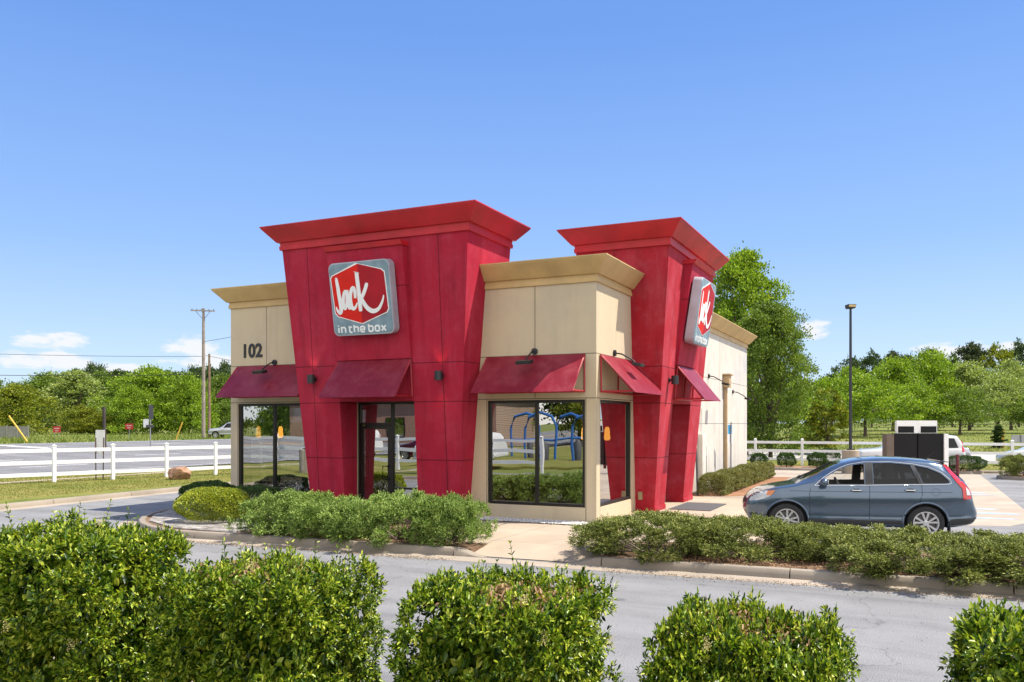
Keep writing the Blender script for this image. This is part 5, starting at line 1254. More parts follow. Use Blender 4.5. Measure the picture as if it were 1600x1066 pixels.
def wire(a, b, sag, label, r_=0.022):
    a, b = Vector(a), Vector(b); n = 20
    P = [a.lerp(b, i/n)-Vector((0, 0, sag*4*(i/n)*(1-i/n))) for i in range(n+1)]
    c = a; o = MB().tube([tuple(p-c) for p in P], r_, 5); o = o.build('overhead_wire', m_wire, None, local=True, smooth=True); o.location = c
    tag(o, label, 'wire', 'overhead wires on the left')
Lf = D(-420, 92); 
for (y0, y1, lab, s_) in ((557, 532, 'upper overhead wire crossing the sky to the tall pole', 0.5), (580, 572, 'lower thicker overhead wire just above the tree tops', 0.5)):
    wire((PT.x, PT.y, zat(y0 if y0 < 570 else 585, 92)), (Lf.x, Lf.y, zat(y1, 92)), s_, lab, 0.030 if y0 > 570 else 0.022)
e = D(520, 75); wire((PT.x, PT.y, zat(534, 92)), (e.x, e.y, zat(478, 75)), 0.4, 'overhead wire rising from the tall pole to behind the restaurant')
e = D(560, 120); wire((PT.x, PT.y, zat(555, 92)), (e.x, e.y, zat(590, 120)), 0.3, 'overhead wire falling from the tall pole to behind the restaurant')
# guy wire guards
def guard(px0, py0, px1, py1, Z, label):
    p = D(px0, Z); q = D(px1, Z); b = terr(p.x, p.y)
    o = MB().tube([tuple(Vector((0, 0, -0.05))), tuple(Vector((q.x-p.x, q.y-p.y, zat(py1, Z)-zat(py0, Z))))], 0.07, 8).build('guy_guard', m_yel, None, local=True, smooth=True)
    o.location = (p.x, p.y, max(b, zat(py0, Z))); tag(o, label, 'guy wire guard')
guard(43, 690, 14, 650, 72, 'leaning yellow guy wire guard at the left edge'); guard(274, 690, 285, 661, 84, 'leaning yellow guy wire guard left of the utility pole')
# red signs with two short lines of lettering
def red_sign(px, Z, ytop, ybot, wpx, label):
    p = D(px, Z); b = terr(p.x, p.y); r = empty('red_sign', (p.x, p.y, b), 0, label, 'sign', 'red signs across the highway')
    z1, z0 = zat(ytop, Z), zat(ybot, Z); wd = wpx/F*Z; rt = Vector((CA, SA, 0)); fw = Vector((-SA, CA, 0)); c = Vector((p.x, p.y, 0))
    M = lambda x, y, d: c+rt*x+Vector((0, 0, y))-fw*d
    MB().prism([(-wd/2, z0), (wd/2, z0), (wd/2, z1), (-wd/2, z1)], lambda x, y: M(x, y, 0), lambda x, y: M(x, y, 0.03)).build('sign_board', m_redsign, r)
    for k, (f0, f1) in enumerate(((-0.33, 0.36), (-0.2, 0.2))):
        zc = z0+(z1-z0)*(0.64-0.36*k); mb = MB(); h = (z1-z0)*0.17; n = 7 if k == 0 else 4
        bd = MB()
        for i in range(n):
            x = wd*(f0+(f1-f0)*i/n); w_ = wd*(f1-f0)/n*0.62; t = h*0.25
            for (xa, xb, ya, yb) in ((x, x+w_, zc+h/2-t, zc+h/2), (x, x+t, zc-h/2, zc+h/2)) + (((x+w_-t, x+w_, zc-h/2, zc+h/2),) if i % 2 else ((x, x+w_, zc-t/2, zc+t/2),)):
                bd.prism([(xa, ya), (xb, ya), (xb, yb), (xa, yb)], lambda a, c_: M(a, c_, 0.028), lambda a, c_: M(a, c_, 0.036+0.001*k))
        bd.build('lettering', m_whs, r)
    for s_ in ((-0.28, 0.28) if px < 150 else (0.0,)): MB().tube([tuple(M(wd*s_-0.05, b-0.2, -0.03)), tuple(M(wd*s_, z1-0.1, -0.03))], 0.035, 6).build('post', m_galv, r)
red_sign(89, 88, 666, 676, 11.5, 'left of the two small red signs across the highway'); red_sign(202, 86, 662, 671, 12, 'right of the two small red signs across the highway')
# dark posts and backs of traffic signs
p = D(164, 62); b = terr(p.x, p.y)
o = MB().cbox((0, 0, 0), 0.16, 0.16, zat(636, 62)-b, 0.1, True).build('wood_post', M_plain('dark_creosoted_wood', (0.05, 0.04, 0.035), 0.9)); o.location = (p.x, p.y, b); o.rotation_euler = (0, R(-2), 0); tag(o, 'dark leaning wooden post behind the white board', 'post')
p = D(235, 64); b = terr(p.x, p.y); r = empty('traffic_sign', (p.x, p.y, b), 0, 'back of a traffic sign cluster on a post left of the utility poles', 'sign')
rt = Vector((CA, SA, 0)); fw = Vector((-SA, CA, 0)); c = Vector((p.x, p.y, 0))
MB().tube([tuple(c+Vector((0, 0, b))), tuple(c+Vector((0, 0, zat(632, 64))))], 0.045, 8).build('post', m_galv, r)
def plate(x0, x1, y0, y1, mat, nm, d=0.05): MB().prism([(x0, y0), (x1, y0), (x1, y1), (x0, y1)], lambda a, z: c+rt*a+Vector((0, 0, z))-fw*d, lambda a, z: c+rt*a+Vector((0, 0, z))-fw*(d+0.012)).build(nm, mat, r)
plate(-0.10, 0.24, zat(655, 64), zat(633, 64), m_dgrey, 'sign_plate'); plate(-0.30, 0.32, zat(668, 64), zat(664, 64), m_dgrey, 'sign_plate', 0.08)
plate(-0.52, -0.12, zat(668, 64), zat(655, 64), m_whs, 'sign_plate', 0.02)
# white board on two stakes, in front of the fence
p = G(155.5, 749.5, 0.12); Zc = -SA*p.x+CA*p.y; r = empty('lawn_board', p, 0, 'white board on two rusty stakes standing behind the white fence', 'sign')
c = Vector((p.x, p.y, 0)); u = rt
for s_ in (-1, 1): MB().tube([tuple(c+u*(0.14*s_)+Vector((0, 0, -0.05))), tuple(c+u*(0.14*s_+0.03*s_)+Vector((0, 0, zat(684, Zc))))], 0.022, 6).build('stake', M_plain('rusty_stake', (0.10, 0.06, 0.045), 0.8), r)
q0, q1 = zat(710, Zc), zat(672, Zc)
MB().prism([(-0.20, q0), (0.185, q0+0.01), (0.20, q1), (-0.175, q1+0.005)], lambda a, z: c+u*a+Vector((0, 0, z))+fw*0.03, lambda a, z: c+u*a+Vector((0, 0, z))+fw*0.045).build('sign_board', m_whs, r)
# rock on the lawn
p = G(278, 750, 0.1); bm = bmesh.new(); bmesh.ops.create_icosphere(bm, subdivisions=5, radius=1)
rr = np.random.default_rng(4); cuts = [(unit(rr.normal(size=3)), rr.uniform(0.62, 0.85)) for _ in range(14)]
for v in bm.verts:
    q = np.array(v.co)
    for nn_, dd in cuts:
        h = q@nn_
        if h > dd: q = q-nn_*(h-dd)*0.92
    q = q+0.02*np.sin(q*17)+0.012*np.sin(q[[1, 2, 0]]*41); v.co = q*np.array([0.52, 0.38, 0.40])
me = bpy.data.meshes.new('boulder'); bm.to_mesh(me); bm.free()
o = link('boulder', me, M_plain('red_rock', (0.33, 0.19, 0.12), 0.95, var=0.45, scale=5, bmp=0.4)); o.location = (p.x, p.y, 0.36); o.rotation_euler = (0, 0, 0.5); tag(o, 'reddish boulder on the lawn beside the white fence', 'boulder')
# lamp post on its concrete base
q = ray(1329); dd = 40.9; p = D(1329, dd)
r = empty('lamp_post', (p.x, p.y, 0), 0, 'tall dark lamp post on a round concrete base beyond the car', 'lamp post')
c = (p.x, p.y, 0); MB().lathe([(0.40, 0.0), (0.40, 1.10), (0.37, 1.13)], c, 28).build('base', m_conc, r, smooth=True)
zt = zat(486, dd); MB().tube([(p.x, p.y, 1.13), (p.x, p.y, zt)], [0.078, 0.055], 4).build('pole', m_black, r)
MB().cbox((p.x, p.y, 1.131), 0.30, 0.30, 0.05, 0.3, True).build('base_plate', m_black, r)
MB().tube([(p.x, p.y, zt-0.05), (p.x, p.y, zt+0.12)], 0.05, 8).build('neck', m_black, r)
hd = MB(); ax = Vector((CA, SA, 0)); f2 = Vector((-SA, CA, 0)); cc = Vector((p.x, p.y, zt+0.2))
hd.hexa([tuple(cc+ax*a+f2*b_+Vector((0, 0, z))) for z, s_ in ((-0.09, 0.8), (0.1, 1)) for a, b_ in ((-0.2*s_, -0.22), (0.2*s_, -0.22), (0.2*s_, 0.22), (-0.2*s_, 0.22))]); hd.build('lamp_head', m_black, r, bevel=0.01)
mb = MB(); mb.hexa([tuple(cc+ax*a+f2*b_+Vector((0, 0, z))) for z in (-0.03, 0.07) for a, b_ in ((-0.16, -0.245), (0.16, -0.245), (0.16, -0.215), (-0.16, -0.215))]); mb.build('lens', M_plain('lamp_lens', (0.55, 0.40, 0.15), 0.3), r)
lp2 = copy_tree(r); lp2.location = (-25.7, 4.55, 0.1); lp2['label'] = 'lamp post on a concrete base behind the white fence, mirrored in the left window'
# menu board seen from behind
c = D(1431, 34.5); c.z = 0; az_ = YAW+0.12; rt2 = Vector((math.cos(az_), math.sin(az_), 0)); f2 = Vector((-math.sin(az_), math.cos(az_), 0))
r = empty('menu_board', c, 0, 'black double menu board with a white topper seen from behind', 'menu board')
B = lambda x0, x1, z0, z1, d0, d1: MB().hexa([tuple(c+rt2*a+f2*d+Vector((0, 0, z))) for z in (z0, z1) for a, d in ((x0, d0), (x1, d0), (x1, d1), (x0, d1))])
m_mblack = M_plain('matt_black_panel', (0.010, 0.010, 0.011), 0.7, spec=0.2)
B(-1.0, -0.02, 0.45, 2.0, -0.12, 0.12).build('panel', m_mblack, r, bevel=0.015); B(0.02, 1.13, 0.45, 2.0, -0.12, 0.12).build('panel', m_mblack, r, bevel=0.015)
B(-1.36, -1.03, 0.0, 1.98, -0.16, 0.16).build('post', M_plain('brown_board_post', (0.12, 0.09, 0.07), 0.7), r, bevel=0.01); B(1.145, 1.34, 0.0, 1.98, -0.14, 0.16).build('post', m_whs, r, bevel=0.01)
B(-0.9, -0.8, 0.0, 0.45, -0.05, 0.05).build('leg', m_black, r); B(0.9, 1.0, 0.0, 0.45, -0.05, 0.05).build('leg', m_black, r)
B(-0.86, 0.90, 2.003, 2.52, -0.05, 0.07).build('topper', m_whs, r, bevel=0.008)
B(-0.80, -0.12, 2.03, 2.29, -0.066, -0.045).build('topper_panel', m_mblack, r); B(0.18, 0.86, 2.03, 2.29, -0.066, -0.045).build('topper_panel', m_mblack, r)
# blue sign plate on a post beside the long wall (seen edge on) and short dark bollard posts
q = ray(1142); xx = -5.75; dd = 30.5
p = D(1142, dd); r = empty('parking_sign', (p.x, p.y, 0.1), 0, 'narrow blue and pale parking sign on a post by the wall hedge', 'sign')
MB().tube([(p.x, p.y, 0.0), (p.x, p.y, zat(664, dd))], 0.028, 8).build('post', m_galv, r)
for z0, z1, mt, nm in ((zat(693, dd), zat(679, dd), m_whs, 'lower_plate'), (zat(678.5, dd), zat(664, dd), M_plain('blue_sign_paint', (0.06, 0.28, 0.50), 0.5), 'upper_plate')):
    MB().hexa([(p.x-0.03+a*0.10+b_*0.0, p.y+a*0.28+b_*0.012, z) for z in (z0, z1) for a, b_ in ((-0.5, -1), (0.5, -1), (0.5, 1), (-0.5, 1))]).build(nm, mt, r)
for k, (px, dd, ty) in enumerate(((1090, 26.9, 700), )):
    p = D(px, dd); r = empty('sign_post', (p.x, p.y, 0.1), 0, 'bare dark post between the red tower and the wall hedge', 'post')
    MB().tube([(p.x, p.y, 0.05), (p.x-0.05, p.y, zat(ty, dd))], 0.03, 8).build('post', m_dgrey, r); MB().lathe([(0.06, 0.12), (0.05, 0.16)], (p.x, p.y, 0), 10).build('foot', m_dgrey, r)
p = D(1496, 38); o = MB().lathe([(0.07, 0), (0.07, 0.98), (0.05, 1.02)], (0, 0, 0), 12).build('bollard', M_plain('dark_red_bollard_paint', (0.10, 0.012, 0.014), 0.6), None, local=True, smooth=True); o.location = (p.x, p.y, 0); tag(o, 'dark red bollard beside the menu board', 'bollard')
# yellow marker and grey sign back in the meadow
p = D(1567, 66); b = terr(p.x, p.y); o = MB().cbox((0, 0, 0), 0.24, 0.06, 1.35, YAW, True).build('marker_post', m_yel); o.location = (p.x, p.y, b); tag(o, 'yellow marker post in the meadow beside the small conifer', 'marker')
p = D(1588, 56); b = terr(p.x, p.y); r = empty('traffic_sign', (p.x, p.y, b), 0, 'back of a grey sign at the right edge behind the rear fence', 'sign')
MB().tube([(p.x+0.3, p.y, b), (p.x+0.3, p.y, zat(680, 56))], 0.035, 8).build('post', m_galv, r); cc = Vector((p.x, p.y, 0))
MB().prism([(-0.35, zat(691, 56)), (0.6, zat(691, 56)), (0.6, zat(680, 56)), (-0.35, zat(680, 56))], lambda a, z: cc+rt*a+Vector((0, 0, z))-fw*0.04, lambda a, z: cc+rt*a+Vector((0, 0, z))-fw*0.055).build('sign_plate', m_galv, r)
# grey board fence at the far left and guard rail by the pickup
p0, p1 = D(-40, 92), D(44, 92); b = terr(p0.x, p0.y); r = empty('board_fence', (p1.x, p1.y, b), 0, 'grey board fence under the trees at the left edge', 'fence'); dv = (p0-p1); L = dv.length; dv.normalize()
m_gf = M_plain('grey_fence_boards', (0.24, 0.24, 0.22), 0.9, var=0.2, scale=4)
MB().cbox(tuple((p0+p1)/2+Vector((0, 0, b+0.68))), L, 0.05, 1.35, math.atan2(dv.y, dv.x)).build('board_panel', m_gf, r)
for k in range(6):
    q = p1+dv*(L*k/5); MB().cbox((q.x, q.y, b), 0.12, 0.16, 1.45, math.atan2(dv.y, dv.x), True).build('post', m_gf, r)

# brick building across the road, mirrored in the door glass
m_brick, _t, _b = newmat('brick_wall'); _br = nd(_t, 'ShaderNodeTexBrick'); _br.inputs['Scale'].default_value = 3.0; _br.inputs['Color1'].default_value = (0.30, 0.13, 0.07, 1); _br.inputs['Color2'].default_value = (0.38, 0.18, 0.10, 1); _br.inputs['Mortar'].default_value = (0.4, 0.36, 0.3, 1)
_tc = nd(_t, 'ShaderNodeTexCoord'); _mp = nd(_t, 'ShaderNodeMapping'); _mp.inputs['Rotation'].default_value = (R(90), 0, 0); lk(_t, _tc.outputs['Object'], _mp.inputs[0]); lk(_t, _mp.outputs[0], _br.inputs['Vector']); lk(_t, _br.outputs[0], _b.inputs['Base Color']); _b.inputs['Roughness'].default_value = 0.9
bb = empty('brick_building', (-50, -40, 0), 0, 'low brick building across the road behind the photographer', 'building')
MB().box(-64, -50, 0, -38, -40, 4.8).build('wall', m_brick, bb); MB().box(-64.4, -50.4, 4.8, -37.6, -39.6, 5.3).build('roof', m_whs, bb)
for k in range(5):
    x = -61+5*k; w5 = MB().box(x, -40.06, 0.9, x+2.2, -39.94, 3.0).build('window', m_frame, bb); MB().box(x+0.1, -39.95, 1.0, x+2.1, -39.93, 2.9).build('pane', m_glass, w5)
# ================================================================== vehicles (x runs from the nose to the tail, near side at -y)
from mathutils.geometry import delaunay_2d_cdt
def M_paint(name, c, metal=0.55, rough=0.28):
    m, t, b = newmat(name)
    n_ = noise(t, 900, 1); lk(t, ramp(t, n_, [(0.3, [x*0.9 for x in c]), (0.7, [x*1.12 for x in c])]), b.inputs['Base Color'])
    b.inputs['Metallic'].default_value = metal; b.inputs['Roughness'].default_value = rough
    b.inputs['Coat Weight'].default_value = 1.0; b.inputs['Coat Roughness'].default_value = 0.03; return m
m_paint = M_paint('grey_blue_car_paint', (0.075, 0.115, 0.17), 0.55, 0.2); m_pwhite = M_paint('white_car_paint', (0.56, 0.57, 0.58), 0.0, 0.35); m_psil = M_paint('silver_car_paint', (0.42, 0.44, 0.47), 0.5, 0.3)
m_clad = M_plain('black_cladding', (0.022, 0.023, 0.026), 0.55); m_seam = M_plain('panel_gap', (0.012, 0.012, 0.014), 0.8)
m_rub = M_plain('tyre_rubber', (0.022, 0.022, 0.023), 0.85, var=0.3, scale=8); m_alloy = M_plain('alloy_rim', (0.62, 0.63, 0.65), 0.3, metal=0.8, var=0.05)
m_chrome = M_plain('chrome_trim', (0.62, 0.64, 0.66), 0.18, metal=1.0, var=0.03); m_cabin = M_plain('cabin_plastic', (0.13, 0.125, 0.12), 0.8); m_seat = M_plain('seat_cloth', (0.10, 0.09, 0.08), 0.9)
m_tail = M_plain('tail_lamp_red', (0.50, 0.012, 0.012), 0.15, coat=1.0); m_tailw = M_plain('tail_lamp_clear', (0.70, 0.62, 0.60), 0.15, coat=1.0); m_headl = M_plain('headlamp_lens', (0.50, 0.52, 0.52), 0.12, coat=1.0, var=0.3, scale=9)
m_amb = M_plain('amber_lens', (0.60, 0.17, 0.02), 0.15, coat=1.0); m_tint = M_glass('tinted_car_glass', 0.03, (0.035, 0.045, 0.06), 0.002, 0.8); m_clear = M_glass('clear_car_glass', 0.07, (0.80, 0.84, 0.84), 0.002, 0.8)
class Shell:
    def __init__(s, top, bot, belt, wid, tumble=0.74, N=150):
        s.tumble = tumble; s.N = N
        s.x0, s.x1 = top[0][0], top[-1][0]; X = np.linspace(s.x0, s.x1, 900)
        def smooth(tab, k):
            y = np.interp(X, [p[0] for p in tab], [p[1] for p in tab]); w_ = np.hanning(k); w_ /= w_.sum()
            yp = np.concatenate([np.full(k//2, y[0])*1.0-(y[1:k//2+1][::-1]-y[0])*1.0, y, np.full(k//2, y[-1])-(y[-k//2:-1][::-1]-y[-1])])
            return np.convolve(yp, w_, 'valid')[:len(X)]
        s.X = X; s.top = smooth(top, 31); s.bot = smooth(bot, 25); s.belt = smooth(belt, 41); s.wid = smooth(wid, 31)
    def at(s, x):
        g_ = lambda a: float(np.interp(x, s.X, a)); return g_(s.top), g_(s.bot), g_(s.belt), g_(s.wid)
    def section(s, x):
        t, b, bl, w_ = s.at(x); bl = min(bl, t-0.02); gh = sst((t-bl-0.05)/0.25); h = bl-b
        P = [(0, b), (w_*0.82, b), (w_*0.93, b+0.035*h), (w_*0.982, b+0.13*h), (w_*0.968, b+0.30*h), (w_*0.992, b+0.50*h), (w_*1.0, b+0.70*h), (w_*0.975, b+0.90*h), (w_*0.945, bl)]
        k = lambda f, z: (w_*f, z)
        G_ = [k(0.93, bl+0.03), k(0.945-(0.945-s.tumble-0.05)*0.55, bl+(t-bl)*0.55), k(s.tumble+0.05, t-0.10), k(s.tumble, t-0.05), k(s.tumble*0.88, t-0.015), k(s.tumble*0.5, t+0.004), (0, t+0.012)]
        H_ = [k(0.925, bl+(t-bl)*0.35), k(0.90, bl+(t-bl)*0.55), k(0.86, bl+(t-bl)*0.75), k(0.80, t-(t-bl)*0.1), k(0.68, t), k(0.38, t+0.012), (0, t+0.018)]
        P += [(a[0]*gh+c[0]*(1-gh), a[1]*gh+c[1]*(1-gh)) for a, c in zip(G_, H_)]
        return P
    def y(s, x, z):
        P = s.section(x)[1:14]; zs = [p[1] for p in P]; ys_ = [p[0] for p in P]
        return float(np.interp(z, zs, ys_))
    def mesh(s):
        xs_ = s.x0+(s.x1-s.x0)*(0.5-0.5*np.cos(np.linspace(0.02, 0.98, s.N)*math.pi))*0.5+(s.x1-s.x0)*np.linspace(0, 1, s.N)*0.5
        rings = []
        for x in xs_:
            P = s.section(float(x)); Q = []
            for i in range(len(P)-1):
                p0 = P[max(i-1, 0)]; p1 = P[i]; p2 = P[i+1]; p3 = P[min(i+2, len(P)-1)]
                for q in range(3):
                    t = q/3
                    lin = (p1[0]+(p2[0]-p1[0])*t, p1[1]+(p2[1]-p1[1])*t)
                    if i < 1: Q.append(lin)
                    else: Q.append(tuple(0.5*(0.5*(2*b_+(-a_+c_)*t+(2*a_-5*b_+4*c_-d_)*t*t+(-a_+3*b_-3*c_+d_)*t**3))+0.5*l_ for a_, b_, c_, d_, l_ in zip(p0, p1, p2, p3, lin)))
            Q.append(P[-1]); full = [(float(x), -a, z) for a, z in Q]+[(float(x), a, z) for a, z in reversed(Q[1:-1])]
            rings.append(full)
        m = len(rings[0]); mb = MB(); mb.add([p for r_ in rings for p in r_], [(i*m+k, i*m+(k+1) % m, (i+1)*m+(k+1) % m, (i+1)*m+k) for i in range(len(rings)-1) for k in range(m)])
        h = (m+2)//2
        for i0, rev in ((0, False), ((len(rings)-1)*m, True)):   # caps as strips across the car
            for k in range(h-1):
                a, b, c, d = k, k+1, (m-k-1) % m, (m-k) % m
                f = [i0+a, i0+b, i0+c, i0+d]; f2 = []
                for v in f:
                    if v not in f2: f2.append(v)
                if len(f2) > 2: mb.f.append(tuple(f2 if not rev else reversed(f2)))
        return mb
def dens(poly, st=0.05):
    out = []
    for a, b in zip(poly, poly[1:]+poly[:1]):
        L = math.hypot(b[0]-a[0], b[1]-a[1]); k = max(1, int(L/st)); out += [(a[0]+(b[0]-a[0])*i/k, a[1]+(b[1]-a[1])*i/k) for i in range(k)]
    return out
def patch(sh, poly, off, side=-1, th=0.0, st=0.05):
    """sheet cut to a side-view outline, lying on the body side"""
    B_ = dens(poly, st); n = len(B_); xs_ = [p[0] for p in B_]; zs = [p[1] for p in B_]; pts = [Vector(p) for p in B_]
    def inside(x, z):
        c = False; j = n-1
        for i in range(n):
            if (zs[i] > z) != (zs[j] > z) and x < (xs_[j]-xs_[i])*(z-zs[i])/(zs[j]-zs[i])+xs_[i]: c = not c
            j = i
        return c
    x = min(xs_)+st/2
    while x < max(xs_):
        z = min(zs)+st/2
        while z < max(zs):
            if inside(x, z) and min((x-p[0])**2+(z-p[1])**2 for p in B_) > (st*0.45)**2: pts.append(Vector((x, z)))
            z += st
        x += st
    v, e, f, *_ = delaunay_2d_cdt(pts, [], [list(range(n))], 1, 1e-5)
    mb = MB(); return mb.add([(p[0], side*(sh.y(p[0], p[1])+off), p[1]) for p in v], [tuple(t) for t in f])
def side_tube(sh, pts, r, off=0.0, side=-1, st=0.04, n=6):
    D_ = []
    for a, b in zip(pts, pts[1:]):
        L = math.hypot(b[0]-a[0], b[1]-a[1]); k = max(1, int(L/st)); D_ += [(a[0]+(b[0]-a[0])*i/k, a[1]+(b[1]-a[1])*i/k) for i in range(k)]
    D_.append(pts[-1]); return MB().tube([(x, side*(sh.y(x, z)+off), z) for x, z in D_], r, n)
def boolean(o, cutters):
    for c in cutters:
        c.parent = o.parent
        md = o.modifiers.new('cut', 'BOOLEAN'); md.object = c; md.operation = 'DIFFERENCE'; md.solver = 'EXACT'
        try: md.material_mode = 'TRANSFER'
        except Exception: pass
    bpy.context.view_layer.update(); dg = bpy.context.evaluated_depsgraph_get(); me = bpy.data.meshes.new_from_object(o.evaluated_get(dg))
    o.modifiers.clear(); o.data = me; 
    for c in cutters: bpy.data.objects.remove(c)
    for p in me.polygons: p.use_smooth = True
    try: me.set_sharp_from_angle(angle=R(32))
    except Exception: pass
WHEELS = {}
def wheel(root, x, side, yo, rad=0.345, rimr=0.225):
    key = rad
    r = None
    if key not in WHEELS:
        tyre = MB().lathe([(rimr+0.012, -0.10), (rad-0.05, -0.112), (rad-0.012, -0.095), (rad, -0.07), (rad, 0.07), (rad-0.012, 0.095), (rad-0.05, 0.112), (rimr+0.012, 0.10), (rimr+0.012, -0.10)], axis='y', n=44, cap=False)
        o = tyre.build('wheel', m_rub, root, local=True, smooth=True, autosmooth=35)
        rim = MB(); rim.lathe([(rimr+0.014, -0.085), (rimr+0.014, -0.105), (rimr-0.008, -0.102), (rimr-0.022, -0.08), (rimr-0.03, 0.06), (rimr+0.01, 0.06), (rimr+0.014, -0.07), (rimr+0.014, -0.085)], axis='y', n=44, cap=False)
        rim.lathe([(0.056, -0.082), (0.052, -0.094), (0.03, -0.097)], axis='y', n=18)
        for k in range(5):
            for sg in (-1, 1):
                a = R(72*k+18); b = a+sg*R(15); c = a+sg*R(6.5)
                p0 = (math.cos(c)*0.045, math.sin(c)*0.045); p1 = (math.cos(b)*(rimr-0.012), math.sin(b)*(rimr-0.012))
                d = Vector((p1[0]-p0[0], p1[1]-p0[1])).normalized(); nn_ = Vector((-d.y, d.x)); w0, w1 = 0.015, 0.021
                Q = []
                for yy0, yy1, ex in ((-0.062, -0.055, 0.004), (-0.088, -0.096, 0.0)):
                    Q += [(p0[0]+nn_.x*(w0+ex), yy0, p0[1]+nn_.y*(w0+ex)), (p1[0]+nn_.x*(w1+ex), yy1, p1[1]+nn_.y*(w1+ex)), (p1[0]-nn_.x*(w1+ex), yy1, p1[1]-nn_.y*(w1+ex)), (p0[0]-nn_.x*(w0+ex), yy0, p0[1]-nn_.y*(w0+ex))]
                rim.hexa(Q)
        rim.build('rim', m_alloy, o, local=True, smooth=True, autosmooth=30)
        hubd = MB(); hubd.lathe([(rimr-0.035, -0.02), (0.13, -0.03), (0.0, -0.03)], axis='y', n=28)
        hubd.build('brake_disc', m_cabin, o, local=True); WHEELS[key] = o; r = o
    else: r = copy_tree(WHEELS[key], root)
    r.location = (x, yo*side, rad); r.rotation_euler = (0, 0.35*x+0.3, 0 if side < 0 else math.pi); return r

# ---- the grey-blue sport utility car in the drive
sh = Shell(
 top=[(-.84, .60), (-.80, .70), (-.74, .80), (-.66, .88), (-.5, .955), (-.2, 1.035), (.18, 1.105), (.5, 1.28), (.85, 1.47), (1.1, 1.575), (1.4, 1.64), (1.8, 1.675), (2.3, 1.665), (2.75, 1.625), (2.98, 1.575), (3.2, 1.40), (3.42, 1.16), (3.49, .98), (3.52, .76), (3.60, .64), (3.64, .57)],
 bot=[(-.84, .52), (-.79, .40), (-.66, .27), (-.4, .23), (0, .225), (2.7, .225), (3.2, .26), (3.5, .32), (3.6, .42), (3.64, .50)],
 belt=[(-.84, .58), (-.74, .78), (-.5, .91), (-.2, .99), (.2, 1.055), (.6, 1.085), (1.5, 1.10), (2.6, 1.13), (3.1, 1.15), (3.35, 1.12), (3.5, .95), (3.64, .55)],
 wid=[(-.84, .34), (-.81, .48), (-.75, .61), (-.62, .73), (-.4, .82), (-.15, .872), (.2, .895), (.7, .905), (2.4, .905), (2.8, .90), (3.1, .875), (3.35, .82), (3.5, .745), (3.6, .63), (3.64, .50)], tumble=0.70)
XS = 1.045
pw = D(1229.5, 18.1); fwd = Vector((math.cos(R(12.4)), math.sin(R(12.4)), 0)); lft = Vector((-fwd.y, fwd.x, 0))
cp = Vector((pw.x, pw.y, 0))+lft*0.89
car = empty('parked_car', (cp.x, cp.y, 0.004), R(12.4), 'grey-blue sport utility car with its driver window down beside the junipers', 'car'); car.scale = (XS, 1, 1)
body = sh.mesh().build('body', m_paint, car, local=True, smooth=True); body.data.materials.append(m_cabin)
W_f = [(.60, 1.105), (.72, 1.225), (.90, 1.345), (1.06, 1.44), (1.22, 1.505), (1.50, 1.555), (1.49, 1.122)]
W_r = [(1.66, 1.125), (1.665, 1.562), (2.0, 1.568), (2.36, 1.535), (2.50, 1.15)]
W_q = [(2.58, 1.155), (2.44, 1.522), (2.68, 1.47), (2.90, 1.37), (3.04, 1.235), (3.06, 1.18), (3.0, 1.165)]
cut = []
def cutter(mb, mat): o = mb.build('cutter', mat, None, local=True); cut.append(o); return o
hw = lambda z: 0.825-(z-0.9)*0.335
cutter(MB().box(.48, -.60, .42, 3.15, .60, .95), m_cabin)
cutter(MB().prism([(.46, .92), (.44, 1.0), (.62, 1.12), (1.08, 1.49), (1.35, 1.575), (1.8, 1.60), (2.5, 1.58), (2.85, 1.51), (3.2, 1.15), (3.2, .92)], lambda x, z: (x, -hw(z), z), lambda x, z: (x, hw(z), z)), m_cabin)
for P in (W_f, W_r, W_q): cutter(MB().prism(P, lambda x, z: (x, -1.3, z), lambda x, z: (x, 1.3, z)), m_clad)
for x in (0.0, 2.62):
    for s_ in (-1, 1): cutter(MB().lathe([(0.405, s_*0.62), (0.405, s_*1.2)], (x, 0, 0.345), 48, 'y'), m_clad)
ws = [(.30, 1.165), (1.02, 1.545)]
d_ = Vector((ws[1][0]-ws[0][0], 0, ws[1][1]-ws[0][1])).normalized(); n_ = Vector((-d_.z, 0, d_.x))
cutter(MB().hexa([tuple(Vector((ws[0][0], y, ws[0][1]))+n_*e) for e in (-0.12, 0.12) for y in (-.66, .66)][:2]+[tuple(Vector((ws[1][0], y, ws[1][1]))-n_*0.12) for y in (.52, -.52)]+[tuple(Vector((ws[0][0], y, ws[0][1]))+n_*0.12) for y in (-.66, .66)]+[tuple(Vector((ws[1][0], y, ws[1][1]))+n_*0.12) for y in (.52, -.52)]), m_clad)
boolean(body, cut)
# glass
for P, nm, mt, sides in ((W_f, 'front_window', m_clear, (1,)), (W_r, 'rear_window', m_tint, (-1, 1)), (W_q, 'quarter_window', m_tint, (-1, 1))):
    c = np.mean(P, 0); P2 = [tuple(c+(np.array(p)-c)*1.03) for p in P]
    for s_ in sides: patch(sh, P2, -0.016, s_, st=0.1).build(nm, m_clear if s_ > 0 else mt, car, local=True, smooth=True)
g0, g1 = Vector((ws[0][0]-.02, 0, ws[0][1]-.02)), Vector((ws[1][0]+.02, 0, ws[1][1]+0.01)); mb = MB(); n = 8
for i in range(n+1):
    for k in range(9):
        y = -1+2*k/8; p = g0.lerp(g1, i/n); hwid = .67+(.53-.67)*i/n; mb.v.append((p.x+0.10*y*y, y*hwid, p.z-0.01))
mb.f += [(i*9+k, i*9+k+1, (i+1)*9+k+1, (i+1)*9+k) for i in range(n) for k in range(8)]
mb.build('windshield', m_clear, car, local=True, smooth=True)
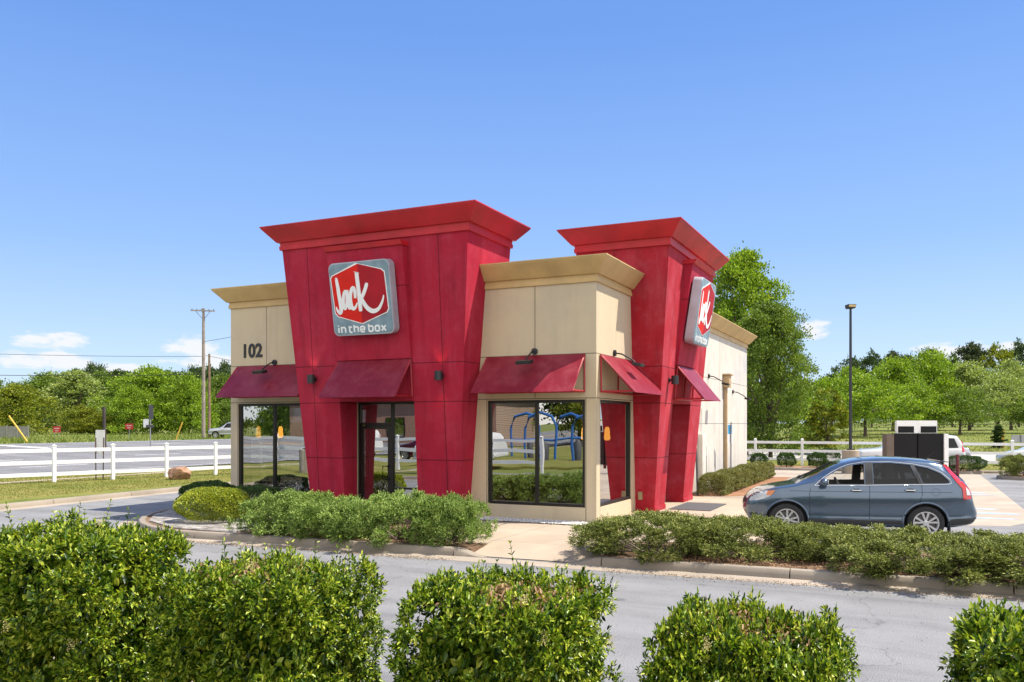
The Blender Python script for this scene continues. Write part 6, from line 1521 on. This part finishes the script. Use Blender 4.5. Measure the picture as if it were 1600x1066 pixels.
rr0, rr1 = Vector((3.035, 0, 1.56)), Vector((3.40, 0, 1.20)); mb = MB()
for i in range(n+1):
    for k in range(9):
        y = -1+2*k/8; p = rr0.lerp(rr1, i/n); x = p.x; t_ = sh.at(x)[0]; mb.v.append((x, y*(.50+.10*i/n), t_+0.012-0.012*y*y+0.004))
mb.f += [(i*9+k, i*9+k+1, (i+1)*9+k+1, (i+1)*9+k) for i in range(n) for k in range(8)]
mb.build('rear_glass', m_tint, car, local=True, smooth=True)
for s_ in (-1, 1):
    # window surrounds and pillars
    patch(sh, [(1.505, 1.10), (1.515, 1.565), (1.655, 1.572), (1.65, 1.105)], 0.004, s_).build('pillar_trim', m_clad, car, local=True, smooth=True)
    patch(sh, [(2.505, 1.13), (2.37, 1.545), (2.43, 1.535), (2.575, 1.14)], 0.004, s_).build('pillar_trim', m_clad, car, local=True, smooth=True)
    side_tube(sh, [(.54, 1.085), (.70, 1.235), (.89, 1.368), (1.06, 1.465), (1.22, 1.53), (1.50, 1.583), (2.0, 1.592), (2.38, 1.558), (2.70, 1.495), (2.93, 1.385), (3.075, 1.24), (3.10, 1.175), (3.04, 1.148)], 0.009, 0.0, s_).build('window_trim', m_chrome, car, local=True, smooth=True)
    side_tube(sh, [(.54, 1.085), (1.5, 1.105), (2.5, 1.135), (3.04, 1.148)], 0.009, 0.0, s_).build('window_trim', m_chrome, car, local=True, smooth=True)
    # door gaps and the dark reflection line of the crease
    for L in ([(.46, 1.06), (.44, .9), (.45, .40)], [(1.585, 1.10), (1.575, .8), (1.575, .40)], [(2.545, 1.13), (2.55, .92), (2.50, .78), (2.36, .62), (2.20, .46), (2.17, .40)], [(.45, .40), (2.17, .40)]):
        side_tube(sh, L, 0.0055, -0.001, s_).build('door_gap', m_seam, car, local=True, smooth=True)
    side_tube(sh, [(.05, .965), (.6, .965), (1.6, .97), (2.6, .98), (3.1, .985)], 0.005, 0.0, s_).build('crease_reflection', m_seam, car, local=True, smooth=True)  # dark reflection along the side crease, drawn as a thin near-black tube
    side_tube(sh, [(2.80+.075*math.cos(a), .985+.075*math.sin(a)) for a in np.linspace(0, 6.283, 20)], 0.003, 0.0, s_, 0.03).build('fuel_flap_gap', m_seam, car, local=True, smooth=True)
    # lower cladding
    patch(sh, [(.40, .245), (.43, .385), (1.3, .385), (2.2, .385), (2.24, .245), (1.3, .235)], 0.010, s_).build('sill_cladding', m_clad, car, local=True, smooth=True)
    patch(sh, [(3.03, .30), (3.06, .43), (3.3, .45), (3.55, .47), (3.60, .45), (3.55, .40), (3.4, .33)], 0.008, s_, st=0.04).build('bumper_cladding', m_clad, car, local=True, smooth=True)
    # arch lips
    for x in (0, 2.62):
        a0 = -12
        side_tube(sh, [(x+.422*math.cos(R(a)), .345+.422*math.sin(R(a))) for a in range(a0, 181-a0, 6)], 0.022, -0.006, s_, 0.2, 8).build('wheel_arch_lip', m_paint, car, local=True, smooth=True)
    # lamps
    patch(sh, [(2.99, 1.535), (3.06, 1.545), (3.20, 1.36), (3.36, 1.14), (3.455, 1.02), (3.465, .85), (3.30, .84), (3.29, 1.06), (3.20, 1.18), (3.08, 1.38)], 0.012, s_, st=0.035).build('tail_light', m_tail, car, local=True, smooth=True)
    patch(sh, [(3.36, 1.10), (3.43, 1.02), (3.45, .93), (3.37, .93)], 0.018, s_, st=0.03).build('reversing_light', m_tailw, car, local=True, smooth=True)
    patch(sh, [(-.73, .72), (-.70, .83), (-.60, .905), (-.44, .95), (-.22, .965), (-.30, .86), (-.42, .79), (-.60, .735)], 0.008, s_, st=0.035).build('headlight', m_headl, car, local=True, smooth=True)
    patch(sh, [(-.40, .86), (-.37, .955), (-.22, .967), (-.30, .86)], 0.013, s_, st=0.035).build('turn_signal', m_amb, car, local=True, smooth=True)
    patch(sh, [(-.72, .40), (-.70, .47), (-.58, .47), (-.57, .41)], 0.008, s_, st=0.03).build('fog_light', m_clad, car, local=True, smooth=True)
    # handles, mirror
    for x, z in ((1.33, .995), (2.33, 1.015)):
        yb = sh.y(x, z); mb = MB().tube([(x-.10, s_*(yb-.005), z), (x-.085, s_*(yb+.035), z+.003), (x+.085, s_*(yb+.035), z+.003), (x+.10, s_*(yb-.005), z)], 0.016, 8); h_ = mb.build('door_handle', m_chrome, car, local=True, smooth=True)
        patch(sh, [(x-.07, z-.035), (x+.07, z-.035), (x+.08, z), (x+.06, z+.035), (x-.06, z+.035), (x-.08, z)], 0.002, s_, st=0.03).build('handle_recess', m_seam, h_, local=True)
    bm = bmesh.new(); bmesh.ops.create_uvsphere(bm, u_segments=20, v_segments=12, radius=1)
    for v in bm.verts:
        p = v.co; p.x = math.copysign(abs(p.x)**0.7, p.x); v.co = Vector((.70+p.x*.075, s_*(1.03+p.y*.11), 1.165+p.z*.085))
    me = bpy.data.meshes.new('side_mirror'); bm.to_mesh(me); bm.free()
    for p in me.polygons: p.use_smooth = True
    mo = link('side_mirror', me, m_paint, car)
    MB().tube([(.66, s_*.86, 1.10), (.69, s_*.96, 1.12)], 0.03, 8).build('mirror_arm', m_clad, mo, local=True)
    MB().prism(rrect(.15, .11, .03), lambda a, b: (.765, s_*1.03+a, 1.165+b), lambda a, b: (.779, s_*1.03+a, 1.165+b)).build('mirror_glass', m_chrome, mo, local=True)
    for x in (0.0, 2.62): wheel(car, x, s_, 0.785)
    # mud flaps
    for x in (.43, 3.04): MB().box(x, s_*.70 if s_ > 0 else -.90, .15, x+.02, .90 if s_ > 0 else -.70, .40).build('mud_flap', m_clad, car, local=True)
# cabin
MB().prism([(.50, .5), (.50, 1.06), (.78, 1.10), (.95, 1.0), (.98, .5)], lambda x, z: (x, -.70, z), lambda x, z: (x, .70, z)).build('dashboard', m_cabin, car, local=True, bevel=0.03)
def ring_mb(c, r, tr, tilt):
    mb = MB(); P = []
    for k in range(24):
        a = 2*math.pi*k/24; P.append((c[0]+r*math.sin(a)*math.sin(tilt), c[1]+r*math.cos(a), c[2]+r*math.sin(a)*math.cos(tilt)))
    return mb.tube(P+[P[0]], tr, 6)
sw = ring_mb((1.06, -.37, 1.06), .185, .018, -0.4).build('steering_wheel', m_cabin, car, local=True, smooth=True)
MB().tube([(.88, -.37, .98), (1.05, -.37, 1.055)], 0.04, 8).build('steering_column', m_cabin, sw, local=True)
def seat_mb(x, y, w_=0.48):
    st_ = empty('seat', (0, 0, 0)); st_.parent = car
    MB().box(x-.5, y-w_/2, .5, x, y+w_/2, .68).build('cushion', m_seat, st_, local=True, bevel=0.05)
    MB().hexa([(x-.06, y-w_/2, .62), (x+.10, y-w_/2, .62), (x+.10, y+w_/2, .62), (x-.06, y+w_/2, .62), (x+.10, y-w_/2*.85, 1.18), (x+.22, y-w_/2*.85, 1.18), (x+.22, y+w_/2*.85, 1.18), (x+.10, y+w_/2*.85, 1.18)]).build('seat_back', m_seat, st_, local=True, bevel=0.04)
    MB().hexa([(x+.14, y-.12, 1.22), (x+.22, y-.12, 1.22), (x+.22, y+.12, 1.22), (x+.14, y+.12, 1.22), (x+.16, y-.11, 1.40), (x+.23, y-.11, 1.40), (x+.23, y+.11, 1.40), (x+.16, y+.11, 1.40)]).build('headrest', m_seat, st_, local=True, bevel=0.03)
seat_mb(1.74, -.38); seat_mb(1.74, .38); seat_mb(2.5, -.38, .6); seat_mb(2.5, .38, .6)
MB().tube([(.98, 0, 1.50), (.98, 0, 1.46)], 0.01, 5).build('mirror_stalk', m_cabin, car, local=True)
MB().cbox((.99, 0, 1.43), .03, .24, .07).build('inner_mirror', m_cabin, car, local=True, bevel=0.01)
MB().tube([(2.78, 0, 1.615), (2.98, 0, 1.80)], [0.006, 0.002], 5).build('antenna', m_clad, car, local=True)
MB().tube([(.17, -.45, 1.12), (.40, -.05, 1.235)], 0.010, 5).build('wiper', m_clad, car, local=True); MB().tube([(.17, .10, 1.12), (.38, .50, 1.225)], 0.010, 5).build('wiper', m_clad, car, local=True)
# nose: grille, bumper openings, plate
def nose_x(y, z):
    best = -0.84
    for x in np.linspace(-0.84, 0.1, 120):
        P = sh.section(float(x)); 
        if P[0][1] <= z <= P[-1][1] and sh.y(float(x), z) >= abs(y)-1e-3: return float(x)
    return best
mb = MB(); ys_ = np.linspace(-.40, .40, 13)
for z in (.66, .71, .76): mb.v += [(nose_x(y, z)-0.012, y, z) for y in ys_]
mb.f += [(k*13+i, k*13+i+1, (k+1)*13+i+1, (k+1)*13+i) for k in range(2) for i in range(12)]; mb.build('grille', m_clad, car, local=True, smooth=True)
mb = MB().cbox((3.655, 0, .62), .01, .32, .16); mb.build('licence_plate', m_whs, car, local=True)
MB().hexa([(2.95, -.55, 1.60), (3.12, -.52, 1.585), (3.12, .52, 1.585), (2.95, .55, 1.60), (2.95, -.55, 1.625), (3.12, -.52, 1.60), (3.12, .52, 1.60), (2.95, .55, 1.625)]).build('roof_spoiler', m_paint, car, local=True, bevel=0.01)
MB().lathe([(0.10, 0), (0.095, 0.06), (0.06, 0.11), (0.0, 0.13)], (0, 0, 0), 18)

# ---- vehicles further off: closed shells with glass, lamps, bumpers and wheels
def far_vehicle(prof, mat, loc, rz, label, glass, wheels, rad, lamps=(), extra=None, name='parked_car', cat_='car', sc=1.0):
    r = empty(name, loc, rz, label, cat_); r.scale = (sc, sc, sc); s2 = Shell(*prof, N=80)
    b = s2.mesh().build('body', mat, r, local=True, smooth=True); b.data.materials.append(m_clad); c = []
    for x in wheels:
        for s_ in (-1, 1): c.append(MB().lathe([(rad+.07, s_*0.55), (rad+.07, s_*1.3)], (x, 0, rad), 36, 'y').build('cutter', m_clad, None, local=True))
    if extra: c += extra(s2)
    boolean(b, c)
    for nm, P in glass:
        for s_ in (-1, 1): patch(s2, P, 0.004, s_, st=0.08).build(nm, m_tint, r, local=True, smooth=True)
    for nm, mt, P in lamps:
        for s_ in (-1, 1): patch(s2, P, 0.008, s_, st=0.05).build(nm, mt, r, local=True, smooth=True)
    for x in wheels:
        for s_ in (-1, 1): wheel(r, x, s_, s2.at(x)[3]-.12, rad, rad*0.65)
    return r, s2
big = ([(-.95, .75), (-.9, .98), (-.7, 1.10), (0, 1.17), (.45, 1.22), (1.0, 1.62), (1.3, 1.82), (1.8, 1.89), (3.2, 1.89), (3.75, 1.85), (3.95, 1.6), (4.1, 1.25), (4.13, .85), (4.22, .7), (4.24, .6)],
       [(-.95, .55), (-.8, .4), (0, .34), (2.9, .34), (3.7, .4), (4.2, .5), (4.24, .55)],
       [(-.95, .72), (-.7, 1.0), (0, 1.10), (.5, 1.15), (3.5, 1.2), (4.0, 1.2), (4.1, 1.0), (4.24, .6)],
       [(-.95, .5), (-.9, .72), (-.7, .88), (-.3, .97), (0, 1.0), (3.2, 1.0), (3.8, .98), (4.05, .93), (4.15, .88), (4.24, .7)], 0.80)
gl = [('front_window', [(.85, 1.20), (1.28, 1.70), (1.75, 1.74), (1.72, 1.21)]), ('rear_window', [(1.85, 1.21), (1.88, 1.74), (2.75, 1.74), (2.72, 1.22)]), ('quarter_window', [(2.85, 1.23), (2.88, 1.74), (3.60, 1.72), (3.78, 1.25)])]
p = D(1484, 41.5); far_vehicle(big, m_pwhite, (p.x-3.45, p.y-0.55, 0.004), R(14), 'white sport utility vehicle half hidden behind the menu board', gl, (0, 2.95), 0.39, [('tail_light', m_tail, [(3.93, 1.05), (3.98, 1.62), (4.05, 1.5), (4.08, 1.05)])], sc=0.98)
pick = ([(-.95, .75), (-.9, .98), (-.7, 1.08), (0, 1.14), (.45, 1.19), (1.0, 1.6), (1.3, 1.78), (1.7, 1.83), (2.4, 1.81), (2.62, 1.72), (2.76, 1.25), (2.85, 1.19), (4.3, 1.19), (4.36, 1.1), (4.38, .7), (4.46, .6)],
        [(-.95, .55), (-.8, .4), (0, .36), (3.3, .38), (4.2, .5), (4.46, .52)], [(-.95, .72), (-.7, 1.0), (0, 1.08), (.5, 1.13), (2.6, 1.15), (2.8, 1.14), (4.3, 1.14), (4.46, .58)],
        [(-.95, .5), (-.9, .72), (-.7, .86), (-.3, .95), (0, .97), (4.2, .97), (4.36, .95), (4.46, .9)], 0.80)
gp = [('front_window', [(.85, 1.18), (1.26, 1.66), (1.72, 1.70), (1.70, 1.19)]), ('rear_window', [(1.80, 1.19), (1.82, 1.70), (2.42, 1.68), (2.58, 1.22)])]
p = D(1366, 44.5); far_vehicle(pick, m_psil, (p.x, p.y, 0.004), R(12), 'silver pickup with its bonnet showing between the lamp post and the menu board', gp, (0, 3.3), 0.38, [('headlight', m_headl, [(-.82, .82), (-.80, .98), (-.6, 1.03), (-.55, .86)])], name='pickup_truck', cat_='pickup')
p = D(341, 96); far_vehicle(pick, m_psil, (p.x, p.y, terr(p.x, p.y)+0.03), R(26), 'silver pickup parked across the highway beside the left wing', gp, (0, 3.3), 0.38, [('headlight', m_headl, [(-.82, .82), (-.80, .98), (-.6, 1.03), (-.55, .86)])], name='pickup_truck', cat_='pickup')
low = ([(-.84, .55), (-.78, .70), (-.6, .80), (-.2, .90), (.3, .99), (.8, 1.25), (1.3, 1.42), (1.8, 1.46), (2.4, 1.42), (2.9, 1.22), (3.2, 1.08), (3.6, 1.03), (3.68, .9), (3.74, .6)],
       [(-.84, .42), (-.7, .25), (0, .2), (2.8, .2), (3.5, .3), (3.74, .45)], [(-.84, .53), (-.6, .74), (-.2, .85), (.3, .93), (1, .97), (2.8, 1.0), (3.3, 1.0), (3.6, .98), (3.74, .55)],
       [(-.84, .4), (-.75, .64), (-.5, .80), (-.1, .88), (.4, .90), (2.8, .90), (3.4, .86), (3.65, .76), (3.74, .6)], 0.72)
gs = [('front_window', [(.62, 1.0), (.98, 1.25), (1.35, 1.36), (1.72, 1.39), (1.70, 1.02)]), ('rear_window', [(1.80, 1.02), (1.82, 1.39), (2.3, 1.36), (2.75, 1.18), (2.85, 1.04)])]
p = D(1578, 46.5); far_vehicle(low, m_pwhite, (p.x+0.2, p.y-0.2, 0.004), R(8), 'white car at the right edge behind the junipers', gs, (0, 2.7), 0.33, [('headlight', m_headl, [(-.70, .58), (-.66, .70), (-.4, .78), (-.35, .68)])])
# seen only in the windows
vs, _ = far_vehicle(big, m_pwhite, (-24.0, -4.0, 0.1), R(0), 'white sport utility vehicle behind the fence, mirrored in the big front window', gl, (0, 2.95), 0.39, [('tail_light', m_tail, [(3.93, 1.05), (3.98, 1.62), (4.05, 1.5), (4.08, 1.05)])])
v2 = copy_tree(vs); v2.location = (-34.5, -8.5, 0.1); v2.rotation_euler = (0, 0, 0.15); v2['label'] = 'white sport utility vehicle mirrored in the front door glass'
v3, _ = far_vehicle(low, M_paint('dark_red_car_paint', (0.12, 0.01, 0.02)), (-30.0, -11.5, 0.1), R(5), 'dark red car mirrored in the pane beside the front door', gs, (0, 2.7), 0.33)
